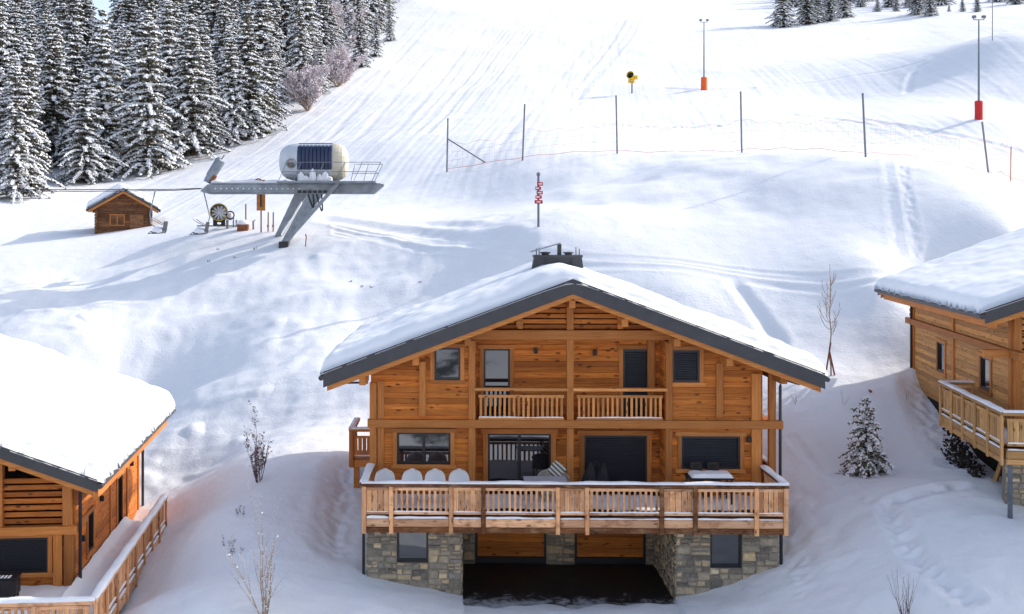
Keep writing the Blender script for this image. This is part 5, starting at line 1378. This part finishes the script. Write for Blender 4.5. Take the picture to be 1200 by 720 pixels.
for u,v,s,lab in((282,603,8,'low dark twigs poking out of the snow below the dark shrub'),(276,652,9,'dark broken twig tuft nearest the pale sapling'),(266,640,12,'thin arching twig beside the broken twig tuft')):
    shrub('twig_tuft',s,.5,4,1.2,lab,'twigs',at(u,v,30,42),r0=.008,depth=2,leafy=.25,snow=.3,leafsz=.02,group='twigs on the snow bank')
tr=empty('bare_tree',at(973,441,43,52),0,'thin leafless tree tied to crossed stakes at the brow of the bank','tree')
q=MB(); rn=random.Random(9); hT=4.7
tp=[(.03*math.sin(k*1.3),.03*math.cos(k*1.7),-.3+(hT+.3)*k/14) for k in range(15)]; q.tube(tp,[.030*(1-k/15)+.006 for k in range(15)],6,0,.5); q.build('trunk',M['twig_pale'],tr)
q=MB()
for k in range(26):
    z0_=rn.uniform(1.5,3.9); a=rn.uniform(0,6.28); L=rn.uniform(.5,1.15)*(1-.5*(z0_-1.5)/2.4); c_,s_=math.cos(a),math.sin(a)
    pp=[(c_*L*.46*(1-(1-t)**2),s_*L*.46*(1-(1-t)**2),z0_+L*(.25*t+.75*t*t)) for t in np.linspace(0,1,7)]
    q.tube(pp,[.011,.010,.009,.008,.007,.006,.005],4,0,rn.random())
    for m_ in (2,3,4,5):
        b=a+rn.choice((-1,1))*rn.uniform(.5,1.2); l=L*.3; q.tube([pp[m_],(pp[m_][0]+math.cos(b)*l*.5,pp[m_][1]+math.sin(b)*l*.5,pp[m_][2]+l*.9)],[.008,.005],3,0,rn.random())
q.build('crown',M['twig_pale'],tr)
q=MB(); q.tube([(-.25,0,-.3),(.02,0,1.4)],.035,6); q.tube([(.25,0,-.3),(-.03,0,1.0)],.035,6); q.build('support_stake',M['rust'],tr)
shrub('grass_tuft',41,1.5,11,.38,'tuft of thin brown stems at the bottom edge below the boot track','stems',at(1062,722,26,34),mat='twig',r0=.009,depth=2,snow=.15,side=1)
for u,v,s,lab in((935,472,51,'thin arched twig on the bank beside the eave'),(985,475,52,'tiny dark twig on the bank above the small spruce'),(1063,468,53,'arched dark twig by the planter edge on the bank')):
    shrub('twig_tuft',s,.7,2,1.6,lab,'twigs',at(u,v,38,50),r0=.008,depth=2,snow=.1,group='twigs on the snow bank')
for u,v,s,h in((396,101,61,5.2),(361,130,62,5.0),(404,84,63,11)):
    x,y=ray(u,v,100); 
    shrub('frosted_bush' if s!=63 else 'larch_tree',s,h,16 if s!=63 else 2,1.1 if s!=63 else .05,{61:'round frosted bush where the piste meets the forest',62:'frosted bush at the foot of a dark narrow spruce',63:'pale bare larch behind the round frosted bush'}[s],'bush' if s!=63 else 'tree',(x,y,ground(x,y)),mat='twig_pale',r0=.06,depth=3,snow=1.0,side=5,leafy=.9,leafsz=.17,leafmat='frost',upright=.5)
x,y=ray(31,222,70,110); q=MB(); q.tube([(0,0,-.5),(.05,0,4.2)],[.16,.1],8); o=q.build('dead_tree',M['bark'],None,loc=(x,y,ground(x,y))); tag(o,'bare brown trunk under the slender edge spruce','trunk')
# withered weed heads over the bowl
rw=random.Random(77)
for i in range(9):
    u,v=rw.choice(((390,325),(360,312),(410,335),(395,350),(480,330),(250,345),(270,300)));u+=rw.uniform(-30,30);v+=rw.uniform(-12,12)
    x,y=ray(u,v,50,75); q=MB()
    for k in range(5):
        a=rw.uniform(0,6.28); q.tube([(0,0,-.1),(.1*math.cos(a),.1*math.sin(a),rw.uniform(.05,.13))],[.008,.013],4)
    o=q.build('weed_stalk',M['twig'],None,loc=(x,y,ground(x,y))); tag(o,'tiny withered weed stalk poking through the bumpy snow','weed','withered weeds in the bumpy snow')

# ------------------------------------------------------------------ light, sky, camera
EL=math.radians(29); AZ=math.radians(22)          # AZ: from +X (picture right) towards +Y (uphill)
s=Vector((math.cos(EL)*math.cos(AZ),math.cos(EL)*math.sin(AZ),math.sin(EL)))
sd=bpy.data.lights.new('sun','SUN'); sd.energy=2.0; sd.angle=math.radians(.5); sd.color=(1,.95,.88)
so=bpy.data.objects.new('sun',sd); COL.objects.link(so); so.rotation_euler=s.to_track_quat('Z','Y').to_euler(); so.location=(60,40,80)
wd=bpy.data.worlds.new('World'); SC.world=wd; wd.use_nodes=True; nt=wd.node_tree
sky=nt.nodes.new('ShaderNodeTexSky'); sky.sky_type='NISHITA'; sky.sun_disc=False; sky.sun_elevation=EL; sky.sun_rotation=math.pi/2-AZ
sky.altitude=1500; sky.air_density=1.0; sky.dust_density=6.0; sky.ozone_density=1.0
hs=nt.nodes.new('ShaderNodeHueSaturation'); hs.inputs['Saturation'].default_value=.75
nt.links.new(sky.outputs[0],hs.inputs['Color'])
bg=nt.nodes['Background']; bg.inputs['Strength'].default_value=.15; nt.links.new(hs.outputs[0],bg.inputs['Color'])
cam=bpy.data.cameras.new('camera'); co=bpy.data.objects.new('camera',cam); COL.objects.link(co)
co.location=(0,0,CZ); co.rotation_euler=(math.radians(90),0,0)
cam.sensor_fit='HORIZONTAL'; cam.sensor_width=36; cam.lens=36*F/1200; cam.shift_x=(600-U0)/1200; cam.shift_y=-(360-V0)/1200
cam.clip_start=.5; cam.clip_end=3000
SC.camera=co
SC.view_settings.view_transform='Standard'; SC.view_settings.look='None'; SC.view_settings.exposure=1.0; SC.view_settings.gamma=1
SC.cycles.max_bounces=8; SC.cycles.diffuse_bounces=5; SC.cycles.glossy_bounces=3; SC.cycles.caustics_reflective=False; SC.cycles.caustics_refractive=False
try: SC.cycles.use_denoising=True; SC.cycles.denoiser='OPENIMAGEDENOISE'
except Exception: pass
